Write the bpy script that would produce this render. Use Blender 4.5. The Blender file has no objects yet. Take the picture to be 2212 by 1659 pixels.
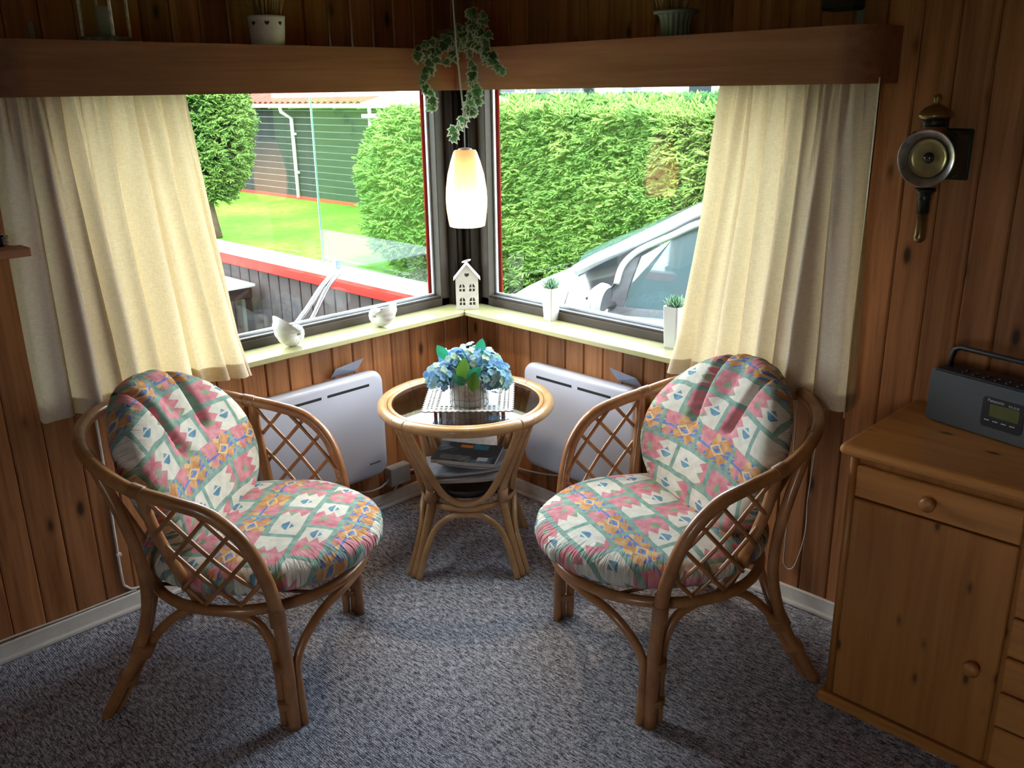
import bpy, math, random
from mathutils import Vector, Matrix
from mathutils import noise as mnoise
R = math.radians
PI = math.pi
rnd = random.Random(7)
scene = bpy.context.scene
COL = scene.collection

# ---------------------------------------------------------------- camera, sky, light, exposure
cam_d = bpy.data.cameras.new('camera')
cam_d.sensor_width = 36.0
cam_d.lens = 36.0 * 1933.45 / 2212.0
cam_d.clip_start = 0.02
cam_d.clip_end = 300
cam = bpy.data.objects.new('camera', cam_d)
COL.objects.link(cam)
yaw, pitch, roll = R(45.149), R(18.216), R(-0.932)
fv = Vector((math.cos(pitch) * math.cos(yaw), math.cos(pitch) * math.sin(yaw), -math.sin(pitch)))
rv = Vector((math.sin(yaw), -math.cos(yaw), 0))
uv_ = rv.cross(fv)
r2 = rv * math.cos(roll) + uv_ * math.sin(roll)
u2 = uv_ * math.cos(roll) - rv * math.sin(roll)
M3 = Matrix((r2, u2, -fv)).transposed()
cam.matrix_world = Matrix.Translation((-2.44, -2.715, 1.6)) @ M3.to_4x4()
scene.camera = cam

scene.view_settings.view_transform = 'Standard'
scene.view_settings.look = 'None'
scene.view_settings.gamma = 1.0
scene.view_settings.use_curve_mapping = False
scene.view_settings.exposure = 0.0

SKY = 15.0
w = bpy.data.worlds.new('sky')
scene.world = w
w.use_nodes = True
nt = w.node_tree
nt.nodes.clear()
out = nt.nodes.new('ShaderNodeOutputWorld')
bg = nt.nodes.new('ShaderNodeBackground')
tc = nt.nodes.new('ShaderNodeTexCoord')
nz = nt.nodes.new('ShaderNodeTexNoise')
nz.inputs['Scale'].default_value = 2.2
nz.inputs['Detail'].default_value = 6
cr = nt.nodes.new('ShaderNodeValToRGB')
cr.color_ramp.elements[0].position = 0.40
cr.color_ramp.elements[0].color = (0.62, 0.80, 1.0, 1)
cr.color_ramp.elements[1].position = 0.58
cr.color_ramp.elements[1].color = (1.0, 1.0, 1.0, 1)
bg.inputs['Strength'].default_value = SKY
nt.links.new(tc.outputs['Generated'], nz.inputs['Vector'])
nt.links.new(nz.outputs['Fac'], cr.inputs['Fac'])
nt.links.new(cr.outputs['Color'], bg.inputs['Color'])
nt.links.new(bg.outputs['Background'], out.inputs['Surface'])

sun_d = bpy.data.lights.new('sun', 'SUN')
sun_d.energy = 9.0
sun_d.angle = R(12)
sun_d.color = (1.0, 0.96, 0.88)
sun = bpy.data.objects.new('sun', sun_d)
COL.objects.link(sun)
sun.rotation_euler = Vector((-0.35, -0.55, 0.95)).to_track_quat('Z', 'Y').to_euler()

def portal(name, loc, rot, sx, sy):
    d = bpy.data.lights.new(name, 'AREA')
    d.shape = 'RECTANGLE'
    d.size, d.size_y = sx, sy
    d.cycles.is_portal = True
    o = bpy.data.objects.new(name, d)
    COL.objects.link(o)
    o.location = loc
    o.rotation_euler = rot
portal('daylight_portal', (-0.80, 0.12, 1.22), (R(-90), 0, 0), 1.45, 0.95)
portal('daylight_portal', (0.12, -0.80, 1.22), (R(-90), 0, R(-90)), 1.45, 0.95)

cy = scene.cycles
cy.use_denoising = True
cy.max_bounces = 9
cy.diffuse_bounces = 5
cy.glossy_bounces = 4
cy.transmission_bounces = 6
cy.transparent_max_bounces = 16
cy.caustics_reflective = False
cy.caustics_refractive = False
cy.sample_clamp_indirect = 8.0
cy.use_adaptive_sampling = True
cy.adaptive_threshold = 0.02

# ---------------------------------------------------------------- mesh helpers
class MB:
    def __init__(s):
        s.v = []; s.f = []; s.uv = {}; s.sm = []
    def add(s, vs, fs, smooth=True, mat=None):
        b = len(s.v)
        s.v += [tuple(mat @ Vector(p)) if mat else tuple(p) for p in vs]
        s.f += [tuple(i + b for i in f) for f in fs]
        s.sm += [smooth] * len(fs)
        return b
    def box(s, x0, x1, y0, y1, z0, z1, mat=None):
        vs = [(x0,y0,z0),(x1,y0,z0),(x1,y1,z0),(x0,y1,z0),(x0,y0,z1),(x1,y0,z1),(x1,y1,z1),(x0,y1,z1)]
        fs = [(0,3,2,1),(4,5,6,7),(0,1,5,4),(1,2,6,5),(2,3,7,6),(3,0,4,7)]
        s.add(vs, fs, False, mat); return s
    def cbox(s, x0, x1, y0, y1, z0, z1, c, mat=None):
        # box with chamfered edges (each corner cut to three vertices)
        vs = []; idx = {}
        X = (x0, x1); Y = (y0, y1); Z = (z0, z1)
        for i in (0,1):
            for j in (0,1):
                for k in (0,1):
                    sx, sy, sz = (1,-1)[i]*c, (1,-1)[j]*c, (1,-1)[k]*c
                    for a, q in enumerate(((X[i], Y[j]+sy, Z[k]+sz), (X[i]+sx, Y[j], Z[k]+sz), (X[i]+sx, Y[j]+sy, Z[k]))):
                        idx[(i,j,k,a)] = len(vs); vs.append(q)
        I = lambda i,j,k,a: idx[(i,j,k,a)]
        fs = []
        for t in (0,1):
            q = [I(t,0,0,0), I(t,1,0,0), I(t,1,1,0), I(t,0,1,0)]; fs.append(q if t else q[::-1])
            q = [I(0,t,0,1), I(0,t,1,1), I(1,t,1,1), I(1,t,0,1)]; fs.append(q if t else q[::-1])
            q = [I(0,0,t,2), I(1,0,t,2), I(1,1,t,2), I(0,1,t,2)]; fs.append(q if t else q[::-1])
        for a in (0,1):
            for b in (0,1):
                q = [I(a,b,0,0), I(a,b,1,0), I(a,b,1,1), I(a,b,0,1)]; fs.append(q if a == b else q[::-1])
                q = [I(a,0,b,0), I(a,0,b,2), I(a,1,b,2), I(a,1,b,0)]; fs.append(q if a == b else q[::-1])
                q = [I(0,a,b,1), I(1,a,b,1), I(1,a,b,2), I(0,a,b,2)]; fs.append(q if a == b else q[::-1])
        for i in (0,1):
            for j in (0,1):
                for k in (0,1):
                    q = [I(i,j,k,0), I(i,j,k,1), I(i,j,k,2)]; fs.append(q if (i+j+k) % 2 else q[::-1])
        s.add(vs, fs, False, mat); return s
    def tube(s, pts, r, n=8, caps=True, closed=False, flat=1.0):
        P = [Vector(p) for p in pts]; m = len(P)
        rr = r if isinstance(r, (list, tuple)) else [r] * m
        T = []
        for i in range(m):
            if closed: t = P[(i+1) % m] - P[(i-1) % m]
            else: t = P[min(i+1, m-1)] - P[max(i-1, 0)]
            T.append(t.normalized() if t.length > 1e-9 else Vector((0,0,1)))
        up = Vector((0,0,1)) if abs(T[0].z) < 0.9 else Vector((1,0,0))
        nrm = (up - T[0] * up.dot(T[0])).normalized()
        vs = []
        for i in range(m):
            nrm = (nrm - T[i] * nrm.dot(T[i]))
            nrm = nrm.normalized() if nrm.length > 1e-6 else T[i].orthogonal().normalized()
            bn = T[i].cross(nrm)
            for k in range(n):
                a = 2 * PI * k / n
                vs.append(P[i] + nrm * (math.cos(a) * rr[i]) + bn * (math.sin(a) * rr[i] * flat))
        fs = []
        for i in range(m if closed else m - 1):
            j = (i + 1) % m
            for k in range(n):
                k2 = (k + 1) % n
                fs.append((i*n+k, i*n+k2, j*n+k2, j*n+k))
        if caps and not closed:
            fs.append(tuple(range(n))[::-1]); fs.append(tuple((m-1)*n + k for k in range(n)))
        s.add(vs, fs, True); return s
    def lathe(s, prof, n=32, mat=None, cap=False, fn=None):
        vs = []; m = len(prof)
        for k in range(n):
            a = 2*PI*k/n
            for (r, z) in prof:
                q = r * (fn(a, z) if fn else 1)
                vs.append((q*math.cos(a), q*math.sin(a), z))
        fs = []
        for k in range(n):
            k2 = (k+1) % n
            for i in range(m-1):
                fs.append((k*m+i, k2*m+i, k2*m+i+1, k*m+i+1))
        if cap:
            fs.append(tuple(k*m for k in range(n))[::-1]); fs.append(tuple(k*m+m-1 for k in range(n)))
        s.add(vs, fs, True, mat); return s
    def grid(s, fn, nu, nv, wrapu=False, uvfn=None, flip=False, mat=None):
        b = len(s.v)
        cu = nu if wrapu else nu + 1
        vs = [fn(i/nu, j/nv) for j in range(nv+1) for i in range(cu)]
        fs = []
        for j in range(nv):
            for i in range(nu):
                i2 = (i+1) % cu
                q = (j*cu+i, j*cu+i2, (j+1)*cu+i2, (j+1)*cu+i)
                fs.append(q[::-1] if flip else q)
        s.add(vs, fs, True, mat)
        if uvfn:
            for j in range(nv+1):
                for i in range(cu): s.uv[b + j*cu + i] = uvfn(i/nu, j/nv)
        return s
    def prism(s, poly, z0, z1, mat=None):
        n = len(poly)
        vs = [(x,y,z0) for x,y in poly] + [(x,y,z1) for x,y in poly]
        fs = [tuple(range(n))[::-1], tuple(range(n, 2*n))] + [(i, (i+1)%n, n+(i+1)%n, n+i) for i in range(n)]
        s.add(vs, fs, False, mat); return s
    def mesh(s, name, mat):
        me = bpy.data.meshes.new(name)
        me.from_pydata(s.v, [], s.f)
        me.polygons.foreach_set('use_smooth', s.sm)
        if s.uv:
            at = me.attributes.new('pat', 'FLOAT2', 'POINT')
            for i, q in s.uv.items(): at.data[i].vector = q
        if mat: me.materials.append(mat)
        me.update()
        return me
    def build(s, name, mat, parent=None, bevel=0, loc=None, auto=None):
        me = s.mesh(name, mat)
        return link(name, me, parent, bevel, loc)

def link(name, me, parent=None, bevel=0, loc=None, rot=None, scl=None):
    o = bpy.data.objects.new(name, me)
    COL.objects.link(o)
    if parent: o.parent = parent
    if loc is not None: o.location = loc
    if rot is not None: o.rotation_euler = rot
    if scl is not None: o.scale = scl
    if bevel:
        m = o.modifiers.new('bevel', 'BEVEL'); m.width = bevel; m.segments = 3; m.limit_method = 'ANGLE'; m.angle_limit = R(40)
        m.harden_normals = False
    return o

def tag(o, label, cat, group=None, kind=None):
    if label: o['label'] = label
    if cat: o['category'] = cat
    if group: o['group'] = group
    if kind: o['kind'] = kind
    return o
def struct(o): o['kind'] = 'structure'; return o
def thing(name, label, cat, loc=(0,0,0), rz=0, group=None):
    o = bpy.data.objects.new(name, None)
    o.empty_display_size = 0.05
    COL.objects.link(o); o.location = loc; o.rotation_euler = (0,0,rz)
    return tag(o, label, cat, group)
def copy_tree(o, parent=None):
    c = o.copy(); COL.objects.link(c); c.parent = parent
    for ch in [x for x in bpy.data.objects if x.parent == o]: copy_tree(ch, c)
    return c
def catmull(pts, k=6, closed=False):
    P = [Vector(p) for p in pts]; n = len(P); res = []
    rng = range(n) if closed else range(n-1)
    for i in rng:
        if closed: a, b, c, d = P[(i-1)%n], P[i], P[(i+1)%n], P[(i+2)%n]
        else: a, b, c, d = P[max(i-1,0)], P[i], P[i+1], P[min(i+2,n-1)]
        for j in range(k):
            t = j/k
            res.append(0.5*((2*b) + (c-a)*t + (2*a-5*b+4*c-d)*t*t + (3*b-3*c+d-a)*t*t*t))
    if not closed: res.append(P[-1])
    return res
def plate(outer, holes, thick):
    """flat plate in XZ with holes, front at y=0, extruded to y=thick"""
    import bmesh
    bm = bmesh.new()
    edges = []
    for loop in [outer] + holes:
        vs = [bm.verts.new((x, 0, z)) for x, z in loop]
        for i in range(len(vs)): edges.append(bm.edges.new((vs[i], vs[(i+1) % len(vs)])))
    bmesh.ops.triangle_fill(bm, use_beauty=True, edges=edges, normal=(0,-1,0))
    # drop faces inside holes
    def inside(p, poly):
        c = False; j = len(poly)-1
        for i in range(len(poly)):
            xi, zi = poly[i]; xj, zj = poly[j]
            if (zi > p[1]) != (zj > p[1]) and p[0] < (xj-xi)*(p[1]-zi)/(zj-zi)+xi: c = not c
            j = i
        return c
    dead = [f for f in bm.faces if any(inside((f.calc_center_median().x, f.calc_center_median().z), h) for h in holes)]
    if dead: bmesh.ops.delete(bm, geom=dead, context='FACES_ONLY')
    r = bmesh.ops.extrude_face_region(bm, geom=list(bm.faces))
    bmesh.ops.translate(bm, verts=[g for g in r['geom'] if isinstance(g, bmesh.types.BMVert)], vec=(0, thick, 0))
    bmesh.ops.recalc_face_normals(bm, faces=list(bm.faces))
    mb = MB(); bm.verts.index_update()
    mb.add([tuple(v.co) for v in bm.verts], [tuple(v.index for v in f.verts) for f in bm.faces], False)
    bm.free()
    return mb

# ---------------------------------------------------------------- material helpers
class N:
    def __init__(s, name):
        s.m = bpy.data.materials.new(name); s.m.use_nodes = True
        s.t = s.m.node_tree; s.t.nodes.clear()
        s.out = s.t.nodes.new('ShaderNodeOutputMaterial')
    def n(s, typ, **kw):
        x = s.t.nodes.new(typ)
        for k, v in kw.items(): setattr(x, k, v)
        return x
    def put(s, sock, v):
        if hasattr(v, 'is_linked') or isinstance(v, bpy.types.NodeSocket): s.t.links.new(v, sock)
        elif isinstance(v, (tuple, list)) and len(v) == 3 and sock.type == 'RGBA': sock.default_value = (*v, 1)
        else: sock.default_value = v
    def m_(s, op, a, b=0.0, c=None):
        x = s.n('ShaderNodeMath', operation=op)
        s.put(x.inputs[0], a); s.put(x.inputs[1], b)
        if c is not None: s.put(x.inputs[2], c)
        return x.outputs[0]
    def mix(s, f, a, b, typ='MIX'):
        x = s.n('ShaderNodeMix', data_type='RGBA', blend_type=typ)
        s.put(x.inputs[0], f); s.put(x.inputs[6], a); s.put(x.inputs[7], b)
        return x.outputs[2]
    def coord(s, kind='Object', scale=(1,1,1), loc=None, rot=(0,0,0)):
        c = s.n('ShaderNodeTexCoord'); mp = s.n('ShaderNodeMapping')
        s.t.links.new(c.outputs[kind], mp.inputs[0])
        mp.inputs['Scale'].default_value = scale; mp.inputs['Rotation'].default_value = rot
        if loc is not None: s.put(mp.inputs['Location'], loc)
        return mp.outputs[0]
    def noise(s, vec, scale, detail=3, rough=0.5, dist=0.0):
        x = s.n('ShaderNodeTexNoise'); s.t.links.new(vec, x.inputs['Vector'])
        x.inputs['Scale'].default_value = scale; x.inputs['Detail'].default_value = detail
        x.inputs['Roughness'].default_value = rough; x.inputs['Distortion'].default_value = dist
        return x.outputs['Fac']
    def ramp(s, f, stops, interp='LINEAR'):
        x = s.n('ShaderNodeValToRGB'); r = x.color_ramp; r.interpolation = interp
        while len(r.elements) < len(stops): r.elements.new(0.5)
        for e, (p, c) in zip(r.elements, stops):
            e.position = p; e.color = (*c, 1) if len(c) == 3 else c
        s.put(x.inputs[0], f); return x.outputs[0]
    def bump(s, h, strength=0.3, dist=0.01):
        x = s.n('ShaderNodeBump'); x.inputs['Strength'].default_value = strength; x.inputs['Distance'].default_value = dist
        s.t.links.new(h, x.inputs['Height']); return x.outputs[0]
    def pbr(s, col, rough=0.5, metal=0.0, bump=None, spec=0.5, coat=0.0, emit=None, estr=0.0, sss=None):
        b = s.n('ShaderNodeBsdfPrincipled')
        s.put(b.inputs['Base Color'], col); s.put(b.inputs['Roughness'], rough); s.put(b.inputs['Metallic'], metal)
        b.inputs['Specular IOR Level'].default_value = spec
        b.inputs['Coat Weight'].default_value = coat; b.inputs['Coat Roughness'].default_value = 0.12
        if bump is not None: s.t.links.new(bump, b.inputs['Normal'])
        if emit is not None: s.put(b.inputs['Emission Color'], emit); s.put(b.inputs['Emission Strength'], estr)
        s.t.links.new(b.outputs[0], s.out.inputs[0]); return b
def simple(name, col, rough=0.5, metal=0.0, var=0.08, scale=30, bmp=0.0, spec=0.5, coat=0.0):
    k = N(name); v = k.coord('Object'); f = k.noise(v, scale, 3)
    c2 = tuple(max(0, x*(1-var)) for x in col); c1 = tuple(min(1, x*(1+var)) for x in col)
    c = k.ramp(f, [(0.3, c2), (0.7, c1)])
    k.pbr(c, rough, metal, k.bump(f, bmp, 0.003) if bmp else None, spec, coat)
    return k.m

def wood(name, light, dark, axis='Z', rough=0.45, knots=True, coat=0.1, gs=1.0, plank=True, kscale=1.0):
    k = N(name)
    oi = k.n('ShaderNodeObjectInfo')
    cmb = k.n('ShaderNodeCombineXYZ')
    s7 = k.m_('MULTIPLY', oi.outputs['Random'], 37.0)
    for i in range(3): k.put(cmb.inputs[i], s7)
    sc = {'Z': (26, 26, 1.3), 'X': (1.3, 26, 26), 'Y': (26, 1.3, 26)}[axis]
    sc = tuple(x*gs for x in sc)
    v = k.coord('Object', sc, cmb.outputs[0])
    g1 = k.noise(v, 1.0, 5, 0.6, 0.8)
    g2 = k.noise(v, 3.5, 4, 0.6, 0.2)
    g = k.m_('ADD', k.m_('MULTIPLY', g1, 0.7), k.m_('MULTIPLY', g2, 0.3))
    mid = tuple((a+b)/2 for a, b in zip(light, dark))
    c = k.ramp(g, [(0.34, dark), (0.48, mid), (0.62, light)])
    if knots:
        ks = tuple(q*kscale for q in {'Z': (11, 11, 4.5), 'X': (4.5, 11, 11), 'Y': (11, 4.5, 11)}[axis])
        kv = k.coord('Object', ks, cmb.outputs[0])
        vo = k.n('ShaderNodeTexVoronoi'); k.t.links.new(kv, vo.inputs['Vector']); vo.inputs['Scale'].default_value = 1.0
        kf = k.ramp(vo.outputs['Distance'], [(0.07, (1,1,1)), (0.13, (0.3,)*3), (0.20, (0,0,0))])
        c = k.mix(kf, c, tuple(x*0.25 for x in dark))
    hv = k.m_('ADD', k.m_('MULTIPLY', oi.outputs['Random'], 0.5 if plank else 0.0), 0.75 if plank else 1.0)
    hs = k.n('ShaderNodeHueSaturation'); k.put(hs.inputs['Color'], c); k.put(hs.inputs['Value'], hv)
    k.pbr(hs.outputs[0], rough, 0, k.bump(g, 0.15, 0.002), 0.4, coat)
    return k.m

def rattan(name, light, dark):
    k = N(name); v = k.coord('Object')
    f = k.noise(v, 14, 4, 0.6); f2 = k.noise(v, 120, 2)
    c = k.ramp(f, [(0.3, dark), (0.7, light)])
    c = k.mix(k.m_('MULTIPLY', f2, 0.3), c, tuple(x*0.6 for x in dark))
    k.pbr(c, 0.33, 0, k.bump(f2, 0.08, 0.001), 0.5, 0.35)
    return k.m

M_wall = wood('pine_panelling', (0.45, 0.195, 0.076), (0.23, 0.086, 0.029))
M_wallback = simple('panelling_groove', (0.05, 0.02, 0.01), 0.8)
M_pelmet_x = wood('pelmet_wood_x', (0.36, 0.150, 0.078), (0.24, 0.090, 0.044), 'X', 0.62, False, 0.0, 0.8)
M_pelmet_y = wood('pelmet_wood_y', (0.36, 0.150, 0.078), (0.24, 0.090, 0.044), 'Y', 0.62, False, 0.0, 0.8)
M_rattan = rattan('rattan_honey', (0.50, 0.235, 0.085), (0.30, 0.115, 0.038))
M_rattan2 = rattan('rattan_pale', (0.60, 0.38, 0.175), (0.43, 0.24, 0.095))
M_wrap = rattan('rattan_binding', (0.42, 0.19, 0.07), (0.25, 0.10, 0.035))
M_wrap2 = rattan('rattan_binding_pale', (0.55, 0.34, 0.17), (0.38, 0.20, 0.09))
M_pine_z = wood('dresser_pine_upright', (0.42, 0.172, 0.042), (0.28, 0.100, 0.021), 'Z', 0.42, True, 0.1, 0.6, False, 1.6)
M_pine_y = wood('dresser_pine_level', (0.50, 0.215, 0.055), (0.32, 0.122, 0.027), 'Y', 0.42, True, 0.15, 0.6, False, 1.4)
M_white = simple('white_paint', (0.62, 0.62, 0.60), 0.45)
M_base = simple('baseboard_paint', (0.70, 0.68, 0.64), 0.5)
M_sill = simple('olive_sill_paint', (0.42, 0.42, 0.21), 0.22, 0, 0.03, 8, 0, 0.6, 0.3)
M_frame = simple('brown_window_frame', (0.060, 0.048, 0.040), 0.45, spec=.25)
M_post = simple('dark_corner_post', (0.024, 0.018, 0.015), 0.55, 0, .05, 3, spec=.15)
M_spacer = simple('aluminium_spacer', (0.55, 0.62, 0.68), 0.35, 0.3)
M_red = simple('red_trim_paint', (0.34, 0.025, 0.018), 0.6, spec=0.08)
M_black = simple('black_plastic', (0.012, 0.012, 0.013), 0.4)
M_ceil = simple('ceiling_board', (0.30, 0.15, 0.07), 0.6)

def glass_mat(name, tint=(1,1,1), gloss=1.0, rough=0.0, ior=1.5):
    k = N(name)
    lw = k.n('ShaderNodeLayerWeight'); lw.inputs['Blend'].default_value = 0.5
    f0 = ((ior-1)/(ior+1))**2
    frs = k.m_('ADD', f0, k.m_('MULTIPLY', k.m_('POWER', lw.outputs['Facing'], 5.0), 1-f0))
    tr = k.n('ShaderNodeBsdfTransparent'); k.put(tr.inputs['Color'], tint)
    gl = k.n('ShaderNodeBsdfGlossy'); gl.inputs['Roughness'].default_value = rough
    mx = k.n('ShaderNodeMixShader')
    k.put(mx.inputs[0], k.m_('MULTIPLY', frs, gloss))
    k.t.links.new(tr.outputs[0], mx.inputs[1]); k.t.links.new(gl.outputs[0], mx.inputs[2])
    k.t.links.new(mx.outputs[0], k.out.inputs[0]); return k.m
M_glass = glass_mat('window_glass', (0.97, 0.99, 0.98), 0.8)
M_screen = glass_mat('screen_glass', (0.90, 0.97, 0.95), 0.8)
M_tglass = glass_mat('table_glass', (0.62, 0.58, 0.55), 2.0, 0.004)

# ================================================================ ROOM SHELL
# floor
k = N('carpet')
v = k.coord('Object', (62, 13, 20)); a = k.noise(v, 2.7, 3, 0.7, 0.3)
v2 = k.coord('Object'); b = k.noise(v2, 430, 2, 0.6); c_ = k.noise(v2, 3.0, 2)
v3 = k.coord('Object', (130, 45, 1)); d_ = k.noise(v3, 3.0, 2, 0.7)
g = k.m_('ADD', k.m_('MULTIPLY', a, 0.40), k.m_('ADD', k.m_('MULTIPLY', b, 0.30), k.m_('MULTIPLY', d_, 0.30)))
c = k.ramp(g, [(0.435, (0.040, 0.043, 0.062)), (0.495, (0.32, 0.33, 0.39)), (0.555, (0.86, 0.87, 0.95))])
c = k.mix(k.m_('MULTIPLY', c_, 0.20), c, (0.22, 0.225, 0.26))
wv = k.n('ShaderNodeTexWave', wave_type='BANDS', bands_direction='X'); k.t.links.new(v2, wv.inputs['Vector'])
wv.inputs['Scale'].default_value = 55; wv.inputs['Distortion'].default_value = 1.5; wv.inputs['Detail'].default_value = 1
hh = k.m_('ADD', k.m_('MULTIPLY', wv.outputs['Fac'], 0.5), b)
k.pbr(c, 0.95, 0, k.bump(hh, 0.8, 0.004), 0.1)
M_carpet = k.m
XB, YB, H = -4.7, -4.9, 2.30
mb = MB()
mb.box(XB, 0.0, YB, 0.0, -0.05, 0.0)
struct(mb.build('floor', M_carpet))
struct(MB().box(XB-0.2, 0.42, YB-0.2, 0.42, H, H+0.12).build('ceiling', M_ceil))

WIN0, WIN1 = -0.105, -1.52       # opening of both windows along their wall
ZS, ZT = 0.765, 1.66
def wall_with_window(name, axis):
    # core of the wall, as pieces round the window, thickness outward 0.14
    mb = MB()
    def bx(a0, a1, z0, z1, o0=0.014, o1=0.16):
        lo, hi = min(a0, a1), max(a0, a1)
        if axis == 'x': mb.box(lo, hi, o0, o1, z0, z1)
        else: mb.box(o0, o1, lo, hi, z0, z1)
    end = XB if axis == 'x' else YB
    bx(0.16 if axis == 'x' else 0.0, end, -0.6, ZS-0.02)
    bx(0.16 if axis == 'x' else 0.0, end, ZT, H)
    bx(WIN1, end, ZS-0.02, ZT)
    w_ = struct(mb.build(name, M_wallback))
    # individual tongue-and-groove boards
    pitch = 0.0915
    def board(name_, a_hi, z0, z1, width=pitch, me_cache={}):
        key = (axis, round(z0,3), round(z1,3), round(width,3))
        if key not in me_cache:
            m = MB(); hw = width/2 - 0.0008; c = 0.0045
            # cross-section with V edges, extruded along z ; proud side faces the room (negative)
            prof = [(-hw, 0.0135), (-hw, -0.005+c), (-hw+c, -0.005), (hw-c, -0.005), (hw, -0.005+c), (hw, 0.0135)]
            h0, h1 = z0 - (z0+z1)/2, z1 - (z0+z1)/2
            if axis == 'x': m.prism(prof, h0, h1)
            else: m.prism([(y, -x) for x, y in prof], h0, h1)
            me_cache[key] = m.mesh('board', M_wall)
        zc = (z0+z1)/2
        a = a_hi - width/2
        loc = (a, 0.0, zc) if axis == 'x' else (0.0, a, zc)
        return link(name_, me_cache[key], w_, 0, loc)
    off = -0.036 if axis == 'x' else -0.006
    a = off
    n = 0
    lim = -3.3
    while a > lim:
        if a - pitch*0.5 > WIN1 + 0.02:
            board('panel_board', a, 0.0, ZS-0.02)
            board('panel_board', a, ZT, H)
        else:
            board('panel_board', a, 0.0, H)
        a -= pitch
    if axis == 'x': board('panel_board', 0.0, 0.0, ZS-0.02, 0.036); board('panel_board', 0.0, ZT, H, 0.036)
    return w_
wall_l = wall_with_window('wall_left', 'x')
wall_r = wall_with_window('wall_right', 'y')
# the rest of the room behind the viewer
M_wall2 = simple('plain_panelling', (0.42, 0.26, 0.14), 0.6, 0, 0.15, 4)
mb = MB()
mb.box(XB-0.15, XB, YB, 0.14, -0.1, 0.9); mb.box(XB-0.15, XB, YB, 0.14, 2.0, H)
mb.box(XB-0.15, XB, YB, -3.3, 0.9, 2.0); mb.box(XB-0.15, XB, -2.75, 0.14, 0.9, 2.0)  # gap left here: unseen window opening, added to let fill daylight in
struct(mb.build('wall_far_left', M_wall2))
mb = MB()
mb.box(XB, 0.14, YB-0.15, YB, -0.1, 0.9); mb.box(XB, 0.14, YB-0.15, YB, 2.0, H)
mb.box(XB, 0.14, YB-0.15, YB, 0.9, 2.0)
struct(mb.build('wall_back', M_wall2))

# baseboards with a shoe strip
def baseboard(name, axis):
    mb = MB()
    def bx(o0, o1, z0, z1, c):
        if axis == 'x': mb.cbox(-4.6, -0.008 if o0 > -0.02 else -0.03, o0, o1, z0, z1, c)
        else: mb.cbox(o0, o1, -4.6, -0.008 if o0 > -0.02 else -0.03, z0, z1, c)
    bx(-0.0175, -0.0055, 0.0, 0.058, 0.003)
    bx(-0.032, -0.0175, 0.0, 0.016, 0.004)
    return struct(mb.build(name, M_base))
baseboard('baseboard_left', 'x'); baseboard('baseboard_right', 'y')

# windows: frame, spacer, glass, outer red trim
def window(name, axis):
    def P(mb, a0, a1, o0, o1, z0, z1, c=0.003):
        if axis == 'x': mb.cbox(min(a0,a1), max(a0,a1), o0, o1, z0, z1, c)
        else: mb.cbox(o0, o1, min(a0,a1), max(a0,a1), z0, z1, c)
    root = MB()
    P(root, -0.070, -0.114, 0.022, 0.075, ZS-0.019, ZT)          # inner jamb
    P(root, WIN1+0.03, WIN1-0.0, 0.022, 0.075, ZS-0.019, ZT)
    P(root, -0.070, WIN1, 0.022, 0.075, ZS-0.0195, ZS+0.030)
    P(root, -0.070, WIN1, 0.022, 0.075, ZT-0.03, ZT)
    P(root, -0.114, WIN1, 0.030, 0.075, ZS+0.030, ZS+0.038, 0.001)
    o = struct(root.build(name, M_frame))
    m = MB()
    P(m, -0.114, -0.123, 0.060, 0.072, ZS+0.040, ZT-0.03, 0.001)
    P(m, -0.123, WIN1+0.03, 0.060, 0.072, ZS+0.038, ZS+0.046, 0.001)
    s_ = m.build('glazing_bead', M_spacer, o)
    m = MB()
    P(m, -0.114, WIN1+0.03, 0.064, 0.068, ZS+0.038, ZT-0.03, 0.0005)
    m.build('glass_pane', M_glass, o)
    m = MB()
    P(m, -0.075, -0.128, 0.084, 0.092, ZS-0.02, ZT+0.02)
    P(m, WIN1+0.03, WIN1-0.02, 0.084, 0.092, ZS-0.02, ZT+0.02)
    m.build('outer_trim', M_red, o)
    m = MB()
    P(m, -0.075, WIN1, 0.094, 0.20, ZS-0.02, ZS+0.012)
    m.build('outer_sill', M_spacer, o)
    return o
window('window_1', 'x'); window('window_2', 'y')
# corner post between the two windows
mb = MB()
mb.cbox(-0.070, 0.15, -0.002, 0.15, ZS-0.018, ZT, 0.003)
mb.cbox(-0.002, 0.15, -0.070, 0.0, ZS-0.018, ZT, 0.003)
mb.tube([(-0.058, -0.004, ZS-0.018), (-0.058, -0.004, ZT)], 0.010, 10)
mb.tube([(-0.004, -0.058, ZS-0.018), (-0.004, -0.058, ZT)], 0.010, 10)
mb.tube([(-0.030, -0.004, ZS-0.018), (-0.030, -0.004, ZT)], 0.012, 10)
mb.tube([(-0.004, -0.030, ZS-0.018), (-0.004, -0.030, ZT)], 0.012, 10)
struct(mb.build('trim_1', M_post))
# olive-painted sill boards, mitred at the corner
def sill(name, poly):
    return struct(MB().prism(poly, ZS-0.019, ZS-0.0).build(name, M_sill, None, 0.003))
sill('trim_2', [(0.02, 0.02), (-1.56, 0.02), (-1.56, -0.121), (-0.1213, -0.121)])
sill('trim_3', [(-0.1205, -0.1213), (-0.1205, -1.56), (0.02, -1.56), (0.02, 0.0195)])

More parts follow.
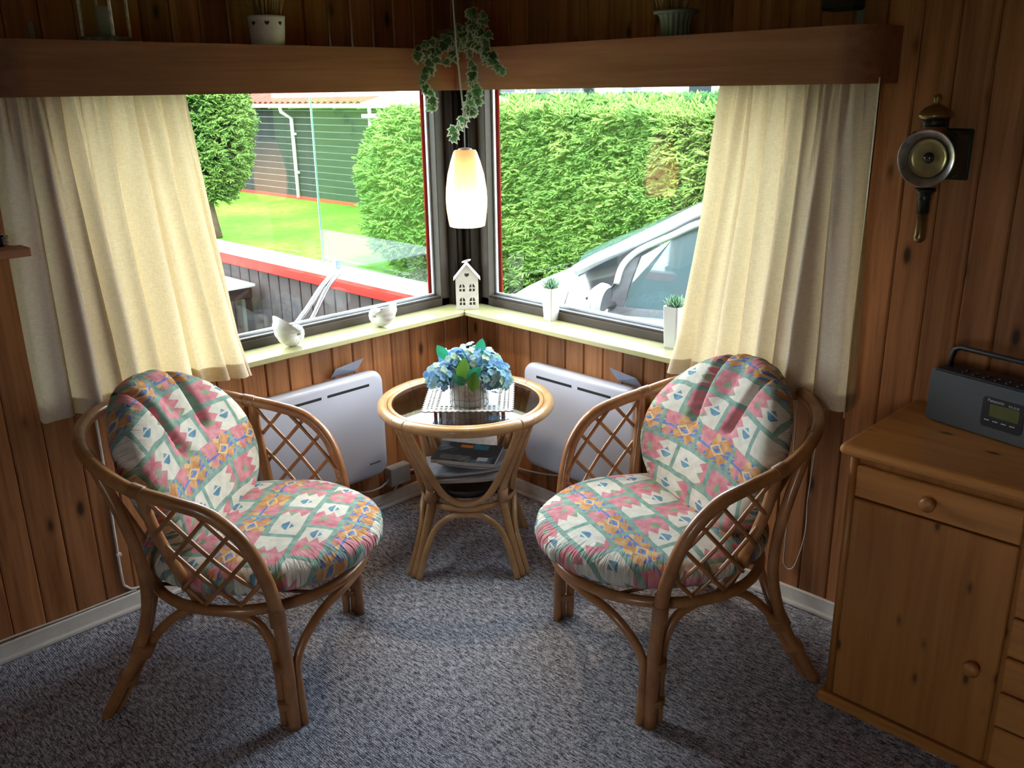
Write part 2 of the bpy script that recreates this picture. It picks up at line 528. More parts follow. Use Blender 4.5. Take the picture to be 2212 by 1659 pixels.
# pelmet shelf running round the corner over both windows
PD = 0.185; PZ0, PZ1 = 1.600, 1.738
pel = thing('pelmet_shelf', 'long dark brown wooden pelmet shelf with rounded ends running round the corner above both windows', 'shelf', (0,0,PZ0))
def pelmet_front(axis):
    # path along the front, with a rounded end, extruded
    pts = [(-PD, 0.0)]
    end = -1.70; rr = 0.085
    path = [(-PD, PD)]                         # (along, depth)
    path = [(-(PD-0.0), PD), (end+rr, PD)] + [(end+rr-rr*math.sin(t), PD-rr+rr*math.cos(t)) for t in [R(a) for a in range(10, 91, 8)]] + [(end, 0.006)]
    inner = [(x, d) for x, d in path]
    th = 0.018
    innr = [(-(PD-th), PD-th), (end+rr, PD-th)] + [(end+rr-(rr-th)*math.sin(t), PD-rr+(rr-th)*math.cos(t)) for t in [R(a) for a in range(10, 91, 8)]] + [(end+th, 0.006)]
    n = len(path); vs = []
    for (x, d), (xi, di) in zip(path, innr):
        for q in ((x, d, 0), (x, d, PZ1-PZ0), (xi, di, PZ1-PZ0), (xi, di, 0)):
            vs.append((q[0], -q[1], q[2]) if axis == 'x' else (-q[1], q[0], q[2]))
    fs = []
    for i in range(n-1):
        for j in range(4):
            j2 = (j+1) % 4
            f = (i*4+j, (i+1)*4+j, (i+1)*4+j2, i*4+j2)
            fs.append(f if axis == 'x' else f[::-1])
    fs.append((0,1,2,3)); fs.append(tuple((n-1)*4+k_ for k_ in (3,2,1,0)))
    m = MB(); m.add(vs, fs, False)
    return m
for ax, mt in (('x', M_pelmet_x), ('y', M_pelmet_y)):
    pelmet_front(ax).build('front_board', mt, pel)
mb = MB(); h0 = PZ1-PZ0-0.02
mb.prism([(-0.006,-0.006), (-1.66,-0.006), (-1.66,-PD+0.03), (-PD+0.019, -PD+0.019)], h0, h0+0.014)
mb.build('top_board', M_pelmet_x, pel)
mb = MB(); mb.prism([(-0.006,-0.007), (-PD+0.0185, -PD+0.0185), (-PD+0.03, -1.66), (-0.006,-1.66)], h0, h0+0.014)
mb.build('top_board', M_pelmet_y, pel)

# ================================================================ CURTAINS
k = N('cream_linen')
v = k.coord('Object', (1,1,1)); wf = k.noise(k.coord('Object', (60, 60, 700)), 1, 2); wf2 = k.noise(k.coord('Object', (700, 700, 60)), 1, 2)
f = k.m_('ADD', k.m_('MULTIPLY', wf, 0.5), k.m_('MULTIPLY', wf2, 0.5))
c = k.ramp(f, [(0.35, (0.62, 0.54, 0.44)), (0.65, (0.78, 0.70, 0.59))])
df = k.n('ShaderNodeBsdfDiffuse'); tl = k.n('ShaderNodeBsdfTranslucent')
k.put(df.inputs['Color'], c); k.put(tl.inputs['Color'], k.mix(1.0, c, (0.97, 0.86, 0.56), 'MULTIPLY'))
k.t.links.new(k.bump(f, 0.3, 0.001), df.inputs['Normal'])
mx = k.n('ShaderNodeMixShader'); mx.inputs[0].default_value = 0.33
k.t.links.new(df.outputs[0], mx.inputs[1]); k.t.links.new(tl.outputs[0], mx.inputs[2]); k.t.links.new(mx.outputs[0], k.out.inputs[0])
M_curtain = k.m
def curtain(name, axis, in_top, out_top, in_bot, out_bot, zt, zb, seed, label):
    r_ = random.Random(seed)
    nf = 13
    # irregular fold phases, few dominant folds below, many small at the top
    ph = [r_.uniform(0, 6.28) for _ in range(8)]
    def fn(s, t):
        tt = t
        a = in_top + (out_top-in_top)*s
        b_ = in_bot + (out_bot-in_bot)*s
        e = tt + 0.25*max(0, tt-0.75)*0
        al = a + (b_-a)*(tt**1.15)
        sw = s + 0.030*math.sin(7*s+ph[0]) + 0.018*math.sin(13*s+ph[1]+1.5*tt)
        ph_ = 2*PI*8.5*sw + ph[2] + 0.5*math.sin(2.2*tt+ph[3])
        big = math.sin(ph_ + .55*math.sin(ph_)) + 0.5*math.sin(2*PI*13*sw + ph[4] + .8*tt)
        small = math.sin(2*PI*19*sw + ph[5])
        kb = min(1.0, 0.25 + 1.0*tt); ks = max(0.0, 1 - 3.0*tt)
        dep = 0.120 + 0.040*tt**1.2 + 0.028*kb*big*(1+.25*math.sin(5*s+ph[7])) + 0.012*ks*small
        al += 0.018*kb*math.cos(ph_) + 0.004*ks*math.cos(2*PI*19*sw+ph[5])
        dep += 0.03*max(0, tt-0.85)/0.15*(1-s)**6            # flare at the inner hem
        z = zt + (zb-zt)*tt + 0.006*math.sin(9*s+ph[6])*tt
        return (al, -dep, z) if axis == 'x' else (-dep, al, z)
    mb = MB(); mb.grid(fn, 330, 46, flip=(axis == 'x'))
    o = mb.build(name, M_curtain)
    # hem line: doubled cloth
    tag(o, label, 'curtain', 'cream curtains at the corner windows')
    hm = MB(); hm.grid(lambda s, t: tuple(Vector(fn(s, 0.945+0.055*t)) + Vector((0, 0.0022, 0) if axis == 'x' else (0.0022, 0, 0))), 330, 3, flip=(axis == 'x'))
    hm.build('hem', M_curtain, o)
    return o
curtain('curtain', 'x', -1.165, -1.715, -1.082, -1.735, 1.615, 0.742, 3, 'left cream curtain hanging in soft folds beside the window over the terrace')
curtain('curtain', 'y', -1.235, -1.715, -1.150, -1.755, 1.615, 0.745, 11, 'right cream curtain hanging in folds between the car window and the wall lantern')

# ================================================================ RATTAN ARMCHAIRS
def wrap(mb, c, d, r, w=0.03, turns=7, n=10):
    """binding: a short sleeve of parallel turns around a cane"""
    d = Vector(d).normalized(); c = Vector(c); pts = []; rad = []
    turns = max(3, int(w/.0045))
    for i in range(turns*3+1):
        t = i/(turns*3)
        pts.append(c + d*(w*(t-0.5))); rad.append(r*(1.0 if i % 3 == 0 else 1.045))
    mb.tube(pts, rad, n)
RAIL = [(.283,0.002,0), (.288,0,.20), (.298,-.008,.37), (.314,-.026,.48), (.330,-.062,.575), (.340,-.13,.643), (.342,-.22,.674),
        (.333,-.32,.697), (.300,-.415,.728), (.235,-.50,.752), (.125,-.572,.766), (0,-.60,.770)]
full = catmull([(x,y,z) for x,y,z in RAIL] + [(-x,y,z) for x,y,z in RAIL[-2::-1]], 5)
def rail_at(y0):            # point on the right-hand rail above the seat at local y
    best = min((p for p in full if p.x > 0 and p.z > 0.5), key=lambda p: abs(p.y-y0)); return best
RING_C, RING_R, RING_Z = (0, -0.165), 0.292, 0.350
def ring_pt(a, z=RING_Z, r=RING_R): return Vector((RING_C[0]+r*math.cos(a), RING_C[1]+r*math.sin(a), z))
def make_chair():
    root = thing('rattan_armchair', None, 'armchair', group='matching rattan tub armchairs')
    MB().tube(full, 0.0178, 12).build('arm_and_back_rail', M_rattan, root)
    MB().tube([ring_pt(2*PI*i/48) for i in range(48)], 0.0148, 10, closed=True).build('seat_ring', M_rattan, root)
    # cross canes carrying the cushion
    mb = MB()
    for x in (-0.18, -0.06, 0.06, 0.18):
        h = math.sqrt(RING_R**2 - x*x); mb.tube([(x, RING_C[1]-h, RING_Z), (x, RING_C[1]+h, RING_Z)], 0.006, 6)
    mb.build('seat_support', M_rattan, root)
    for s in (1, -1):
        # rear stile between rail and ring
        top = rail_at(-0.305); bot = Vector((.252, -.235, .352))
        P = catmull([(s*top.x, top.y, top.z), (s*.322, -.285, .585), (s*.292, -.255, .455), (s*bot.x, bot.y, bot.z), (s*.235, -.225, .315)], 5)
        MB().tube(P, 0.0150, 10).build('arm_stile', M_rattan, root)
        # back leg : main cane from rail to floor
        P = catmull([(s*.262, -.462, .735), (s*.276, -.400, .60), (s*.274, -.368, .47), (s*.268, -.372, .34), (s*.270, -.415, .20), (s*.284, -.468, .10), (s*.296, -.525, 0.0)], 5)
        MB().tube(P, 0.0155, 10).build('back_leg', M_rattan, root)
        # side arch : back foot, under the ring, front foot
        P = catmull([(s*.272, -.512, 0), (s*.255, -.455, .10), (s*.243, -.400, .20), (s*.240, -.335, .275), (s*.240, -.265, .315), (s*.253, -.165, .322), (s*.262, -.085, .305), (s*.268, -.045, .25), (s*.272, -.032, .17), (s*.274, -.028, 0)], 5)
        MB().tube(P, 0.0125, 9).build('side_arch', M_rattan, root)
        # bindings
        def bind(*a):
            mb = MB(); wrap(mb, *a); mb.build('binding', M_wrap, root)
        bind((s*.257, -.410, .200), (0, .45, .85), .0285, .040); bind((s*.268, -.460, .110), (0, .50, .85), .0275, .020)
        bind((s*.281, -.012, .190), (0,0,1), .0270, .022); bind((s*.279, -.012, .075), (0,0,1), .0270, .018)
        bind((s*.296, -.008, .345), (0.07*s,0,1), .0205, .05)
        a = rail_at(-.27); b = rail_at(-.34); bind((s*(a.x+b.x)/2, (a.y+b.y)/2, (a.z+b.z)/2), (s*(b.x-a.x), b.y-a.y, b.z-a.z), .0190, .034)
        a = rail_at(-.44); b = rail_at(-.50); bind((s*(a.x+b.x)/2, (a.y+b.y)/2, (a.z+b.z)/2), (s*(b.x-a.x), b.y-a.y, b.z-a.z), .0190, .034)
        # lattice panel between rail, front leg and stile, drawn in (y,z) and pushed onto the curved side
        poly = [(p.y, p.z) for p in full if p.x > 0 and p.z > 0.36 and p.y > -0.315]
        poly += [(-.29,.60), (-.258,.47), (-.238,.36)]
        def xs(y, z):
            xr = math.sqrt(max(0.0, RING_R**2 - (y-RING_C[1])**2)); t = max(0, min(1, (z-.36)/.30))
            return xr + (0.336-xr)*t + .010*math.sin(PI*t)
        def clip(c0, sl):
            # line z = c0 + sl*y, find y-range inside poly
            ys = []
            n = len(poly)
            for i in range(n):
                (y1,z1),(y2,z2) = poly[i], poly[(i+1)%n]
                d1 = z1-c0-sl*y1; d2 = z2-c0-sl*y2
                if (d1 > 0) != (d2 > 0): t = d1/(d1-d2); ys.append(y1+(y2-y1)*t)
            ys.sort(); return ys
        for sl, ofs, dx in ((1.12, 0, 0.0035), (-1.12, 0, -0.0035)):
            for q in range(-6, 12):
                c0 = .36 + q*0.103 + (0.02 if sl > 0 else -0.012)
                ys = clip(c0, sl)
                for a, b in zip(ys[::2], ys[1::2]):
                    if b-a < 0.022: continue
                    P = []
                    m = 9
                    for i in range(m+1):
                        y = a+(b-a)*i/m; z = c0+sl*y
                        P.append((s*(xs(y,z)+dx*0.9), y, z))
                    MB().tube(P, 0.0060, 7).build('lattice_cane', M_rattan, root)
    # front arch : hugs the ring from foot to foot
    P = catmull([(.264,.022,0), (.268,.018,.12), (.262,.018,.19), (.232,.034,.245), (.178,.070,.300), (.09,.106,.322), (0,.118,.325), (-.09,.106,.322), (-.178,.070,.300), (-.232,.034,.245), (-.262,.018,.19), (-.268,.018,.12), (-.264,.022,0)], 5)
    MB().tube(P, 0.0125, 9).build('front_arch', M_rattan, root)
    P = catmull([(.262,-.510,0), (.245,-.455,.12), (.21,-.42,.22), (.13,-.425,.31), (0,-.45,.33), (-.13,-.425,.31), (-.21,-.42,.22), (-.245,-.455,.12), (-.262,-.510,0)], 5)
    MB().tube(P, 0.0125, 9).build('back_arch', M_rattan, root)
    P = catmull([(.19,-.545,.76), (.16,-.50,.62), (.12,-.45,.46), (.10,-.42,.34)], 5)
    MB().tube(P, 0.009, 8).build('back_cane', M_rattan, root)
    MB().tube([(-p.x, p.y, p.z) for p in P], 0.009, 8).build('back_cane', M_rattan, root)
    return root
chair_l = make_chair(); chair_r = copy_tree(chair_l)
def place(o, x, y, fx, fy, label):
    o.location = (x, y, 0); o.rotation_euler = (0, 0, math.atan2(fy, fx) - PI/2)
    if label: o['label'] = label
place(chair_l, -1.242, -.723, .61, -.79, 'rattan tub armchair on the left, in front of the left curtain, facing right')
place(chair_r, -.696, -1.3125, -.92, .40, 'rattan tub armchair on the right, between the round table and the pine dresser')

# ---- patchwork fabric
k = N('kilim_print_cotton')
at = k.n('ShaderNodeAttribute'); at.attribute_name = 'pat'
oi = k.n('ShaderNodeObjectInfo')
sep = k.n('ShaderNodeSeparateXYZ'); k.t.links.new(at.outputs['Vector'], sep.inputs[0])
nv = k.n('ShaderNodeTexNoise'); k.t.links.new(at.outputs['Vector'], nv.inputs['Vector']); nv.inputs['Scale'].default_value = 14
wob = k.m_('MULTIPLY', k.m_('SUBTRACT', nv.outputs['Fac'], 0.5), 0.012)
U = k.m_('ADD', sep.outputs[0], wob); V = k.m_('ADD', k.m_('ADD', sep.outputs[1], wob), k.m_('MULTIPLY', oi.outputs['Random'], 0.9))
pv = k.m_('DIVIDE', V, 0.086); row = k.m_('FLOOR', pv); b = k.m_('SUBTRACT', pv, row)
pu = k.m_('ADD', k.m_('DIVIDE', U, 0.152), k.m_('ADD', k.m_('MULTIPLY', row, 0.37), 40.3)); col_ = k.m_('FLOOR', pu); a = k.m_('SUBTRACT', pu, col_)
cmb = k.n('ShaderNodeCombineXYZ'); k.put(cmb.inputs[0], col_); k.put(cmb.inputs[1], row)
wn = k.n('ShaderNodeTexWhiteNoise', noise_dimensions='2D'); k.t.links.new(cmb.outputs[0], wn.inputs['Vector']); h = wn.outputs['Value']
gt = lambda x, y: k.m_('GREATER_THAN', x, y)
lt = lambda x, y: k.m_('LESS_THAN', x, y)
AND = lambda x, y: k.m_('MULTIPLY', x, y)
ab = lambda x: k.m_('ABSOLUTE', x)
frac = lambda x: k.m_('FRACT', x)
wc = k.n('ShaderNodeTexNoise'); k.t.links.new(at.outputs['Vector'], wc.inputs['Vector']); wc.inputs['Scale'].default_value = 38; wc.inputs['Detail'].default_value = 4
W = wc.outputs['Fac']
cream = k.ramp(W, [(0.3, (0.60, 0.57, 0.47)), (0.7, (0.74, 0.71, 0.62))])
pink = k.ramp(W, [(0.3, (0.52, 0.15, 0.19)), (0.7, (0.70, 0.33, 0.35))])
green = k.ramp(W, [(0.3, (0.15, 0.27, 0.22)), (0.7, (0.31, 0.45, 0.38))])
lgreen = k.ramp(W, [(0.3, (0.19, 0.30, 0.18)), (0.7, (0.36, 0.46, 0.30))])
orange = k.ramp(W, [(0.35, (0.50, 0.20, 0.065)), (0.65, (0.66, 0.40, 0.18))])
blue = k.ramp(W, [(0.3, (0.075, 0.15, 0.40)), (0.7, (0.20, 0.30, 0.58))])
teal = k.ramp(W, [(0.3, (0.08, 0.20, 0.32)), (0.7, (0.20, 0.36, 0.46))])
# zigzag cells : cream | pink
z4 = ab(k.m_('SUBTRACT', frac(k.m_('MULTIPLY', b, 3.0)), 0.5))
tt = k.m_('ADD', k.m_('SUBTRACT', a, 0.50), k.m_('ADD', k.m_('MULTIPLY', z4, 0.34), k.m_('MULTIPLY', k.m_('SUBTRACT', h, 0.5), 0.35)))
flip = gt(h, 0.55)
isp = ab(k.m_('SUBTRACT', gt(tt, 0.0), flip))
zc = k.mix(isp, cream, pink)
ca = k.m_('ADD', 0.30, k.m_('MULTIPLY', flip, 0.42))
dia = k.m_('ADD', k.m_('MULTIPLY', ab(k.m_('SUBTRACT', a, ca)), 1.5), ab(k.m_('SUBTRACT', b, 0.56)))
notch = gt(ab(k.m_('SUBTRACT', frac(k.m_('MULTIPLY', b, 4.0)), 0.5)), 0.12)
zc = k.mix(AND(AND(AND(lt(dia, 0.21), notch), k.m_('SUBTRACT', 1.0, isp)), gt(frac(k.m_('MULTIPLY', h, 5.0)), .25)), zc, teal)
cp = k.m_('SUBTRACT', 1.03, ca)
tri = AND(lt(ab(k.m_('SUBTRACT', a, cp)), k.m_('MULTIPLY', k.m_('SUBTRACT', 0.72, b), 0.35)), gt(b, 0.42))
zc = k.mix(AND(tri, isp), zc, lgreen)
grn = AND(lt(b, 0.34), AND(isp, gt(ab(k.m_('SUBTRACT', a, cp)), k.m_('MULTIPLY', b, 0.55))))
zc = k.mix(AND(grn, gt(k.m_('FRACT', k.m_('MULTIPLY', h, 7.0)), 0.45)), zc, lgreen)
# orange rows
fa = k.m_('SUBTRACT', frac(k.m_('MULTIPLY', a, 3.5)), 0.5); fb = k.m_('SUBTRACT', frac(k.m_('MULTIPLY', b, 2.4)), 0.5)
bl = AND(lt(k.m_('ADD', ab(fa), ab(fb)), 0.36), gt(ab(k.m_('ADD', fb, k.m_('MULTIPLY', fa, 0.5))), 0.05))
oc = k.mix(gt(ab(k.m_('SUBTRACT', ab(k.m_('SUBTRACT', a, 0.5)), ab(k.m_('SUBTRACT', b, 0.5)))), 0.30), orange, (0.68, 0.46, 0.24))
ptri = AND(lt(ab(k.m_('SUBTRACT', a, 0.80)), k.m_('MULTIPLY', b, 0.22)), gt(h, 0.3))
cen = lt(ab(k.m_('SUBTRACT', k.m_('ADD', ab(k.m_('SUBTRACT', a, 0.45)), ab(k.m_('SUBTRACT', b, 0.55))), 0.17)), 0.035)
oc = k.mix(AND(bl, gt(frac(k.m_('MULTIPLY', h, 3.3)), 0.12)), oc, blue)
oc = k.mix(ptri, oc, pink)
oc = k.mix(lt(ab(k.m_('SUBTRACT', b, k.m_('ADD', 0.5, k.m_('MULTIPLY', z4, 0.1)))), 0.035), oc, blue)
oc = k.mix(cen, oc, (0.68, 0.50, 0.26))
r3 = k.m_('SUBTRACT', row, k.m_('MULTIPLY', k.m_('FLOOR', k.m_('DIVIDE', row, 3.0)), 3.0))
isor = AND(gt(r3, 0.5), lt(r3, 1.5))
cc = k.mix(isor, zc, oc)
stripe = k.m_('MAXIMUM', AND(lt(b, 0.17), k.m_('SUBTRACT', 1.0, AND(gt(r3, 1.5), lt(h, 0.3)))), lt(a, 0.10))
cc = k.mix(stripe, cc, green)
wv = k.noise(at.outputs['Vector'], 900, 2)
ang_ = k.m_('ARCTAN2', sep.outputs[1], sep.outputs[0])
rad_ = k.m_('SQRT', k.m_('ADD', k.m_('MULTIPLY', sep.outputs[0], sep.outputs[0]), k.m_('MULTIPLY', sep.outputs[1], sep.outputs[1])))
cg = k.n('ShaderNodeCombineXYZ'); k.put(cg.inputs[0], k.m_('MULTIPLY', ang_, 9.0)); k.put(cg.inputs[1], k.m_('MULTIPLY', rad_, 6.0))
gth = k.noise(cg.outputs[0], 2.6, 2, .5, .6)
ms_ = k.n('ShaderNodeMapRange'); k.put(ms_.inputs['Value'], rad_); ms_.inputs['From Min'].default_value = .235; ms_.inputs['From Max'].default_value = .33
hgt = k.m_('ADD', k.m_('MULTIPLY', k.m_('MULTIPLY', gth, ms_.outputs[0]), 1.0), k.m_('MULTIPLY', wv, .02))
soft = k.noise(at.outputs['Vector'], 7, 2, .5, .4)
hgt = k.m_('ADD', hgt, k.m_('MULTIPLY', soft, .5))
k.pbr(cc, 0.85, 0, k.bump(hgt, 0.75, 0.022), 0.2)
M_print = k.m

def puff(R_, T, seed, rim=0.0, tuft=None, sx=1.0, sy=1.0, nu=200, nv=64):
    r_ = random.Random(seed)
    ph = [r_.uniform(0, 6.28) for _ in range(12)]
    def prof(t):       # t 0..1 : top centre -> rim -> bottom centre
        s = PI*t
        rr = (max(0.0, math.sin(s)))**0.62; zz = math.copysign(abs(math.cos(s))**0.72, math.cos(s))
        return rr, zz
    def fn(u, t):
        a = 2*PI*u; rr, zz = prof(t)
        edge = math.exp(-((t-0.5)/0.13)**2)
        front = 0.35 + 0.65*max(0, math.sin(a))
        wr = 0.0
        for i, (f_, am) in enumerate(((37, .5), (61, .4), (83, .35), (23, .4))):
            wr += am*math.sin(a*f_ + ph[i] + 2.5*math.sin(3*a+ph[i+4]) + 3*t)
        d = 1 + edge*rim*wr*front
        x = R_*sx*rr*d*math.cos(a); y = R_*sy*rr*d*math.sin(a); z = T*zz
        z += 0.004*math.sin(x*21+ph[8])*math.cos(y*17+ph[9])*(1 if t < .5 else 0)
        if tuft and t < 0.5: z += tuft(x, y)
        return (x, y, z)
    def uv(u, t):
        a = 2*PI*u; rr, zz = prof(t)
        L = R_*(rr if t < 0.5 else 2-rr)*0.94 + (T*(1-zz))*0.55
        return (L*math.cos(a), L*math.sin(a))
    return fn, uv, nu, nv
def seat_cushion_mesh():
    fn, uv, nu, nv = puff(0.322, 0.060, 4, 0.009, None, 0.94, 1.03)
    mb = MB(); mb.grid(fn, nu, nv, wrapu=True, uvfn=uv, flip=True)
    return mb.mesh('seat_cushion', M_print)
th = R(23)
def back_cushion_mesh(seed):
    def tuft(x, y):
        d = 0
        for (x0, y0, x1, y1, dep, w_) in ((-.085,.05,-.115,.25,.034,.0085), (.075,.02,.095,.25,.034,.0085), (.0,.12,.01,.25,.010,.02)):
            t = max(0, min(1, ((x-x0)*(x1-x0)+(y-y0)*(y1-y0))/((x1-x0)**2+(y1-y0)**2)))
            px, py = x0+(x1-x0)*t, y0+(y1-y0)*t
            d -= dep*math.exp(-((x-px)**2+(y-py)**2)/(2*w_*w_))*(1 if t > 0.02 else .8)
        d += .012*math.exp(-((x)**2+(y+.05)**2)/.02)
        return d
    fn, uv, nu, nv = puff(0.268, 0.074, seed, 0.007, tuft, 1.07, 0.95)
    def f2(u, t):
        x, w_, n = fn(u, t)
        x *= (1 - 0.06*(w_/.25)**2) if w_ > 0 else (1 + 0.10*(w_/.25)**2)
        y = -.385 - w_*math.sin(th) + n*math.cos(th) + 0.85*x*x
        z = .640 + w_*math.cos(th) + n*math.sin(th)
        return (x, y, z)
    mb = MB(); mb.grid(f2, nu, nv, wrapu=True, uvfn=lambda u, t: (uv(u,t)[0]*1.0+.04, uv(u,t)[1]*1.0), flip=True)
    return mb.mesh('back_cushion', M_print)
sm = seat_cushion_mesh(); bm_ = back_cushion_mesh(5)
for (x, y, fx, fy, side, other) in ((-1.242, -.723, .61, -.79, 'left', 'in front of the left curtain'), (-.696, -1.3125, -.92, .40, 'right', 'beside the pine dresser')):
    rz = math.atan2(fy, fx) - PI/2
    f = Vector((fx, fy, 0)).normalized()
    o = link('seat_cushion', sm, None, 0, (x - f.x*0.150, y - f.y*0.150, .424), (0,0,rz))
    tag(o, 'round patchwork print seat cushion lying on the %s rattan armchair' % side, 'cushion', 'round seat cushions in pink, green and orange print')
    o = link('back_cushion', bm_, None, 0, (x, y, 0), (0,0,rz))
    tag(o, 'tufted patchwork print back cushion leaning in the %s rattan armchair' % side, 'cushion', 'tufted back cushions in pink, green and orange print')

# ================================================================ ROUND RATTAN TABLE
TC = (-.49, -.527); TZ = .572
tab = thing('rattan_table', 'round pale rattan side table with glass top and crossed cane legs between the two armchairs', 'table', (TC[0], TC[1], 0))
def circ(r, z, n=64): return [(r*math.cos(2*PI*i/n), r*math.sin(2*PI*i/n), z) for i in range(n)]
MB().tube(circ(.288, TZ), .0185, 12, closed=True).build('top_rim', M_rattan2, tab)
MB().tube(circ(.262, TZ+.006), .0085, 8, closed=True).build('inner_rim', M_rattan2, tab)
m = MB(); m.prism([(.258*math.cos(2*PI*i/64), .258*math.sin(2*PI*i/64)) for i in range(64)], TZ+.004, TZ+.010)
m.build('glass_top', M_tglass, tab)
wrapm = MB()
def rot(p, a): return (p[0]*math.cos(a)-p[1]*math.sin(a), p[0]*math.sin(a)+p[1]*math.cos(a), p[2])
for q in range(4):
    a = q*PI/2
    # leg: cane from rim to waist to foot along -X rotated
    P = [rot(p, a) for p in catmull([(-.283,0,.558), (-.245,0,.47), (-.195,0,.36), (-.172,0,.285), (-.178,0,.24), (-.215,0,.12), (-.262,0,0)], 6)]
    MB().tube(P, .0145, 10).build('leg', M_rattan2, tab)
    wrapm.tube([rot(p, a) for p in ((-.174,0,.30), (-.174,0,.255))], .0185, 12)
    # bowed cane, rim -> down under the shelf -> next rim
    h = 0.020
    def pol(r, t, z): return (r*math.cos(t), r*math.sin(t), z)
    t0 = PI + a; 
    up = [pol(.283, t0+.085, .556), pol(.248, t0+.11, .47), pol(.200, t0+.17, .365), pol(.172, t0+.36, .290), pol(.160, t0+PI/4, .262), pol(.172, t0+PI/2-.36, .290), pol(.200, t0+PI/2-.17, .365), pol(.248, t0+PI/2-.11, .47), pol(.283, t0+PI/2-.085, .556)]
    MB().tube(catmull(up, 6), .0125, 9).build('upper_bow', M_rattan2, tab)
    lo = [pol(.266, t0+.095, 0), pol(.226, t0+.11, .10), pol(.196, t0+.18, .165), pol(.172, t0+.42, .212), pol(.160, t0+PI/4, .222), pol(.172, t0+PI/2-.42, .212), pol(.196, t0+PI/2-.18, .165), pol(.226, t0+PI/2-.11, .10), pol(.266, t0+PI/2-.095, 0)]
    MB().tube(catmull(lo, 6), .0115, 9).build('lower_bow', M_rattan2, tab)
    for dt in (-.0, ):
        w_ = MB(); c_ = rot((-.288, 0, TZ), a)
        d = rot((0,1,0), a); n_ = 5
        pts = [pol(.288, t0 + (i-6)/6*.10, TZ) for i in range(13)]
        w_.tube(pts, [.0198 if i % 2 else .0188 for i in range(13)], 12)
        w_.build('rim_binding', M_wrap2, tab)
wrapm.build('waist_binding', M_wrap2, tab)
MB().tube(circ(.158, .243, 48), .0120, 9, closed=True).build('shelf_ring', M_rattan2, tab)

# black bowl basket and reading matter on the lower ring
bas = MB(); bas.lathe([(0,.0), (.10,.002), (.145,.020), (.165,.052), (.160,.052), (.140,.026), (.098,.008), (0,.006)], 40)
o = bas.build('tray', simple('black_tray', (0.010,0.010,0.011), .5), None, 0, (TC[0], TC[1], .256))
tag(o, 'shallow black bowl tray holding magazines inside the rattan table', 'tray')
def leaf_of_paper(name, w_, d_, th_, mat_top, loc, rz, label, cat='magazine', tilt=(0,0), curl=0.0, group=None, mside=None):
    """a soft-cover booklet: curved block with pages"""
    root = thing(name, label, cat, loc, 0, group); root.rotation_euler = (tilt[0], tilt[1], rz)
    def sheet(z0, z1, inset, mat_, nm):
        m = MB()
        nx = 14; vs = []
        for i in range(nx+1):
            x = -w_/2+inset + (w_-2*inset)*i/nx; zz = curl*(abs(x)/(w_/2))**2.5*(1 if x > 0 else .25)
            for y in (-d_/2+inset, d_/2-inset): vs += [(x, y, z0+zz), (x, y, z1+zz)]
        fs = []
        for i in range(nx):
            b0 = i*4; b1 = b0+4
            fs += [(b0+1, b1+1, b1+3, b0+3), (b0, b0+2, b1+2, b1), (b0, b1, b1+1, b0+1), (b0+2, b0+3, b1+3, b1+2)]
        fs += [(0,1,3,2), (nx*4, nx*4+2, nx*4+3, nx*4+1)]
        m.add(vs, fs, False); return m.build(nm, mat_, root)
    sheet(0, th_, .001, mside or M_pages, 'pages'); sheet(th_, th_+.0009, 0, mat_top, 'cover'); sheet(-.0009, 0, 0, mat_top, 'back_cover')
    return root
M_pages = simple('page_edges', (.50,.48,.45), .8, 0, .15, 200)
def cover_mat(name, stops, sc, extra=None, rough=.25):
    k = N(name); v = k.coord('Object'); f = k.noise(v, sc, 3, .6, .5)
    c = k.ramp(f, stops, 'LINEAR')
    if extra:
        sp = k.n('ShaderNodeSeparateXYZ'); k.t.links.new(k.coord('Object'), sp.inputs[0]); X_, Y_ = sp.outputs[0], sp.outputs[1]
        for (x0, x1, y0, y1, col) in extra:
            ms = AND2(k, X_, Y_, x0, x1, y0, y1); c = k.mix(ms, c, col)
    k.pbr(c, rough, 0, None, .5); return k.m
def AND2(k, X_, Y_, x0, x1, y0, y1):
    a = k.m_('MULTIPLY', k.m_('GREATER_THAN', X_, x0), k.m_('LESS_THAN', X_, x1))
    b = k.m_('MULTIPLY', k.m_('GREATER_THAN', Y_, y0), k.m_('LESS_THAN', Y_, y1))
    return k.m_('MULTIPLY', a, b)
lines_ = [(-.085, .02, -.062+.0075*i, -.0592+.0075*i, (.16,.17,.19)) for i in range(5)]
M_dark = cover_mat('dark_paperback_cover', [(.35,(.015,.02,.03)), (.55,(.03,.045,.06)), (.75,(.25,.33,.42))], 9, [(.012,.065,.030,.066,(.02,.16,.22)), (-.035,.010,.036,.058,(.55,.16,.03))]+lines_+[(.045,.082,-.058,-.030,(.45,.47,.52))])
M_blue = cover_mat('pale_blue_magazine_cover', [(.3,(.30,.40,.52)), (.55,(.55,.62,.70)), (.8,(.70,.72,.75))], 8, [(-.08,-.04,.02,.05,(.6,.2,.05))])
M_whitep = cover_mat('white_paper_print', [(.3,(.52,.50,.50)), (.6,(.66,.64,.64)), (.8,(.6,.42,.42))], 60)
M_grey = cover_mat('grey_blue_magazine_cover', [(.3,(.10,.13,.17)), (.55,(.32,.38,.45)), (.8,(.55,.6,.65))], 7, [(.06,.078,-.02,.0,(.6,.5,.03))])
rz0 = R(-45)
leaf_of_paper('magazine', .235, .20, .010, M_whitep, (TC[0]-.005, TC[1]-.005, .318), rz0+R(4), 'white stapled magazine at the bottom of the pile in the black tray', tilt=(0,0), curl=.010, group=None)
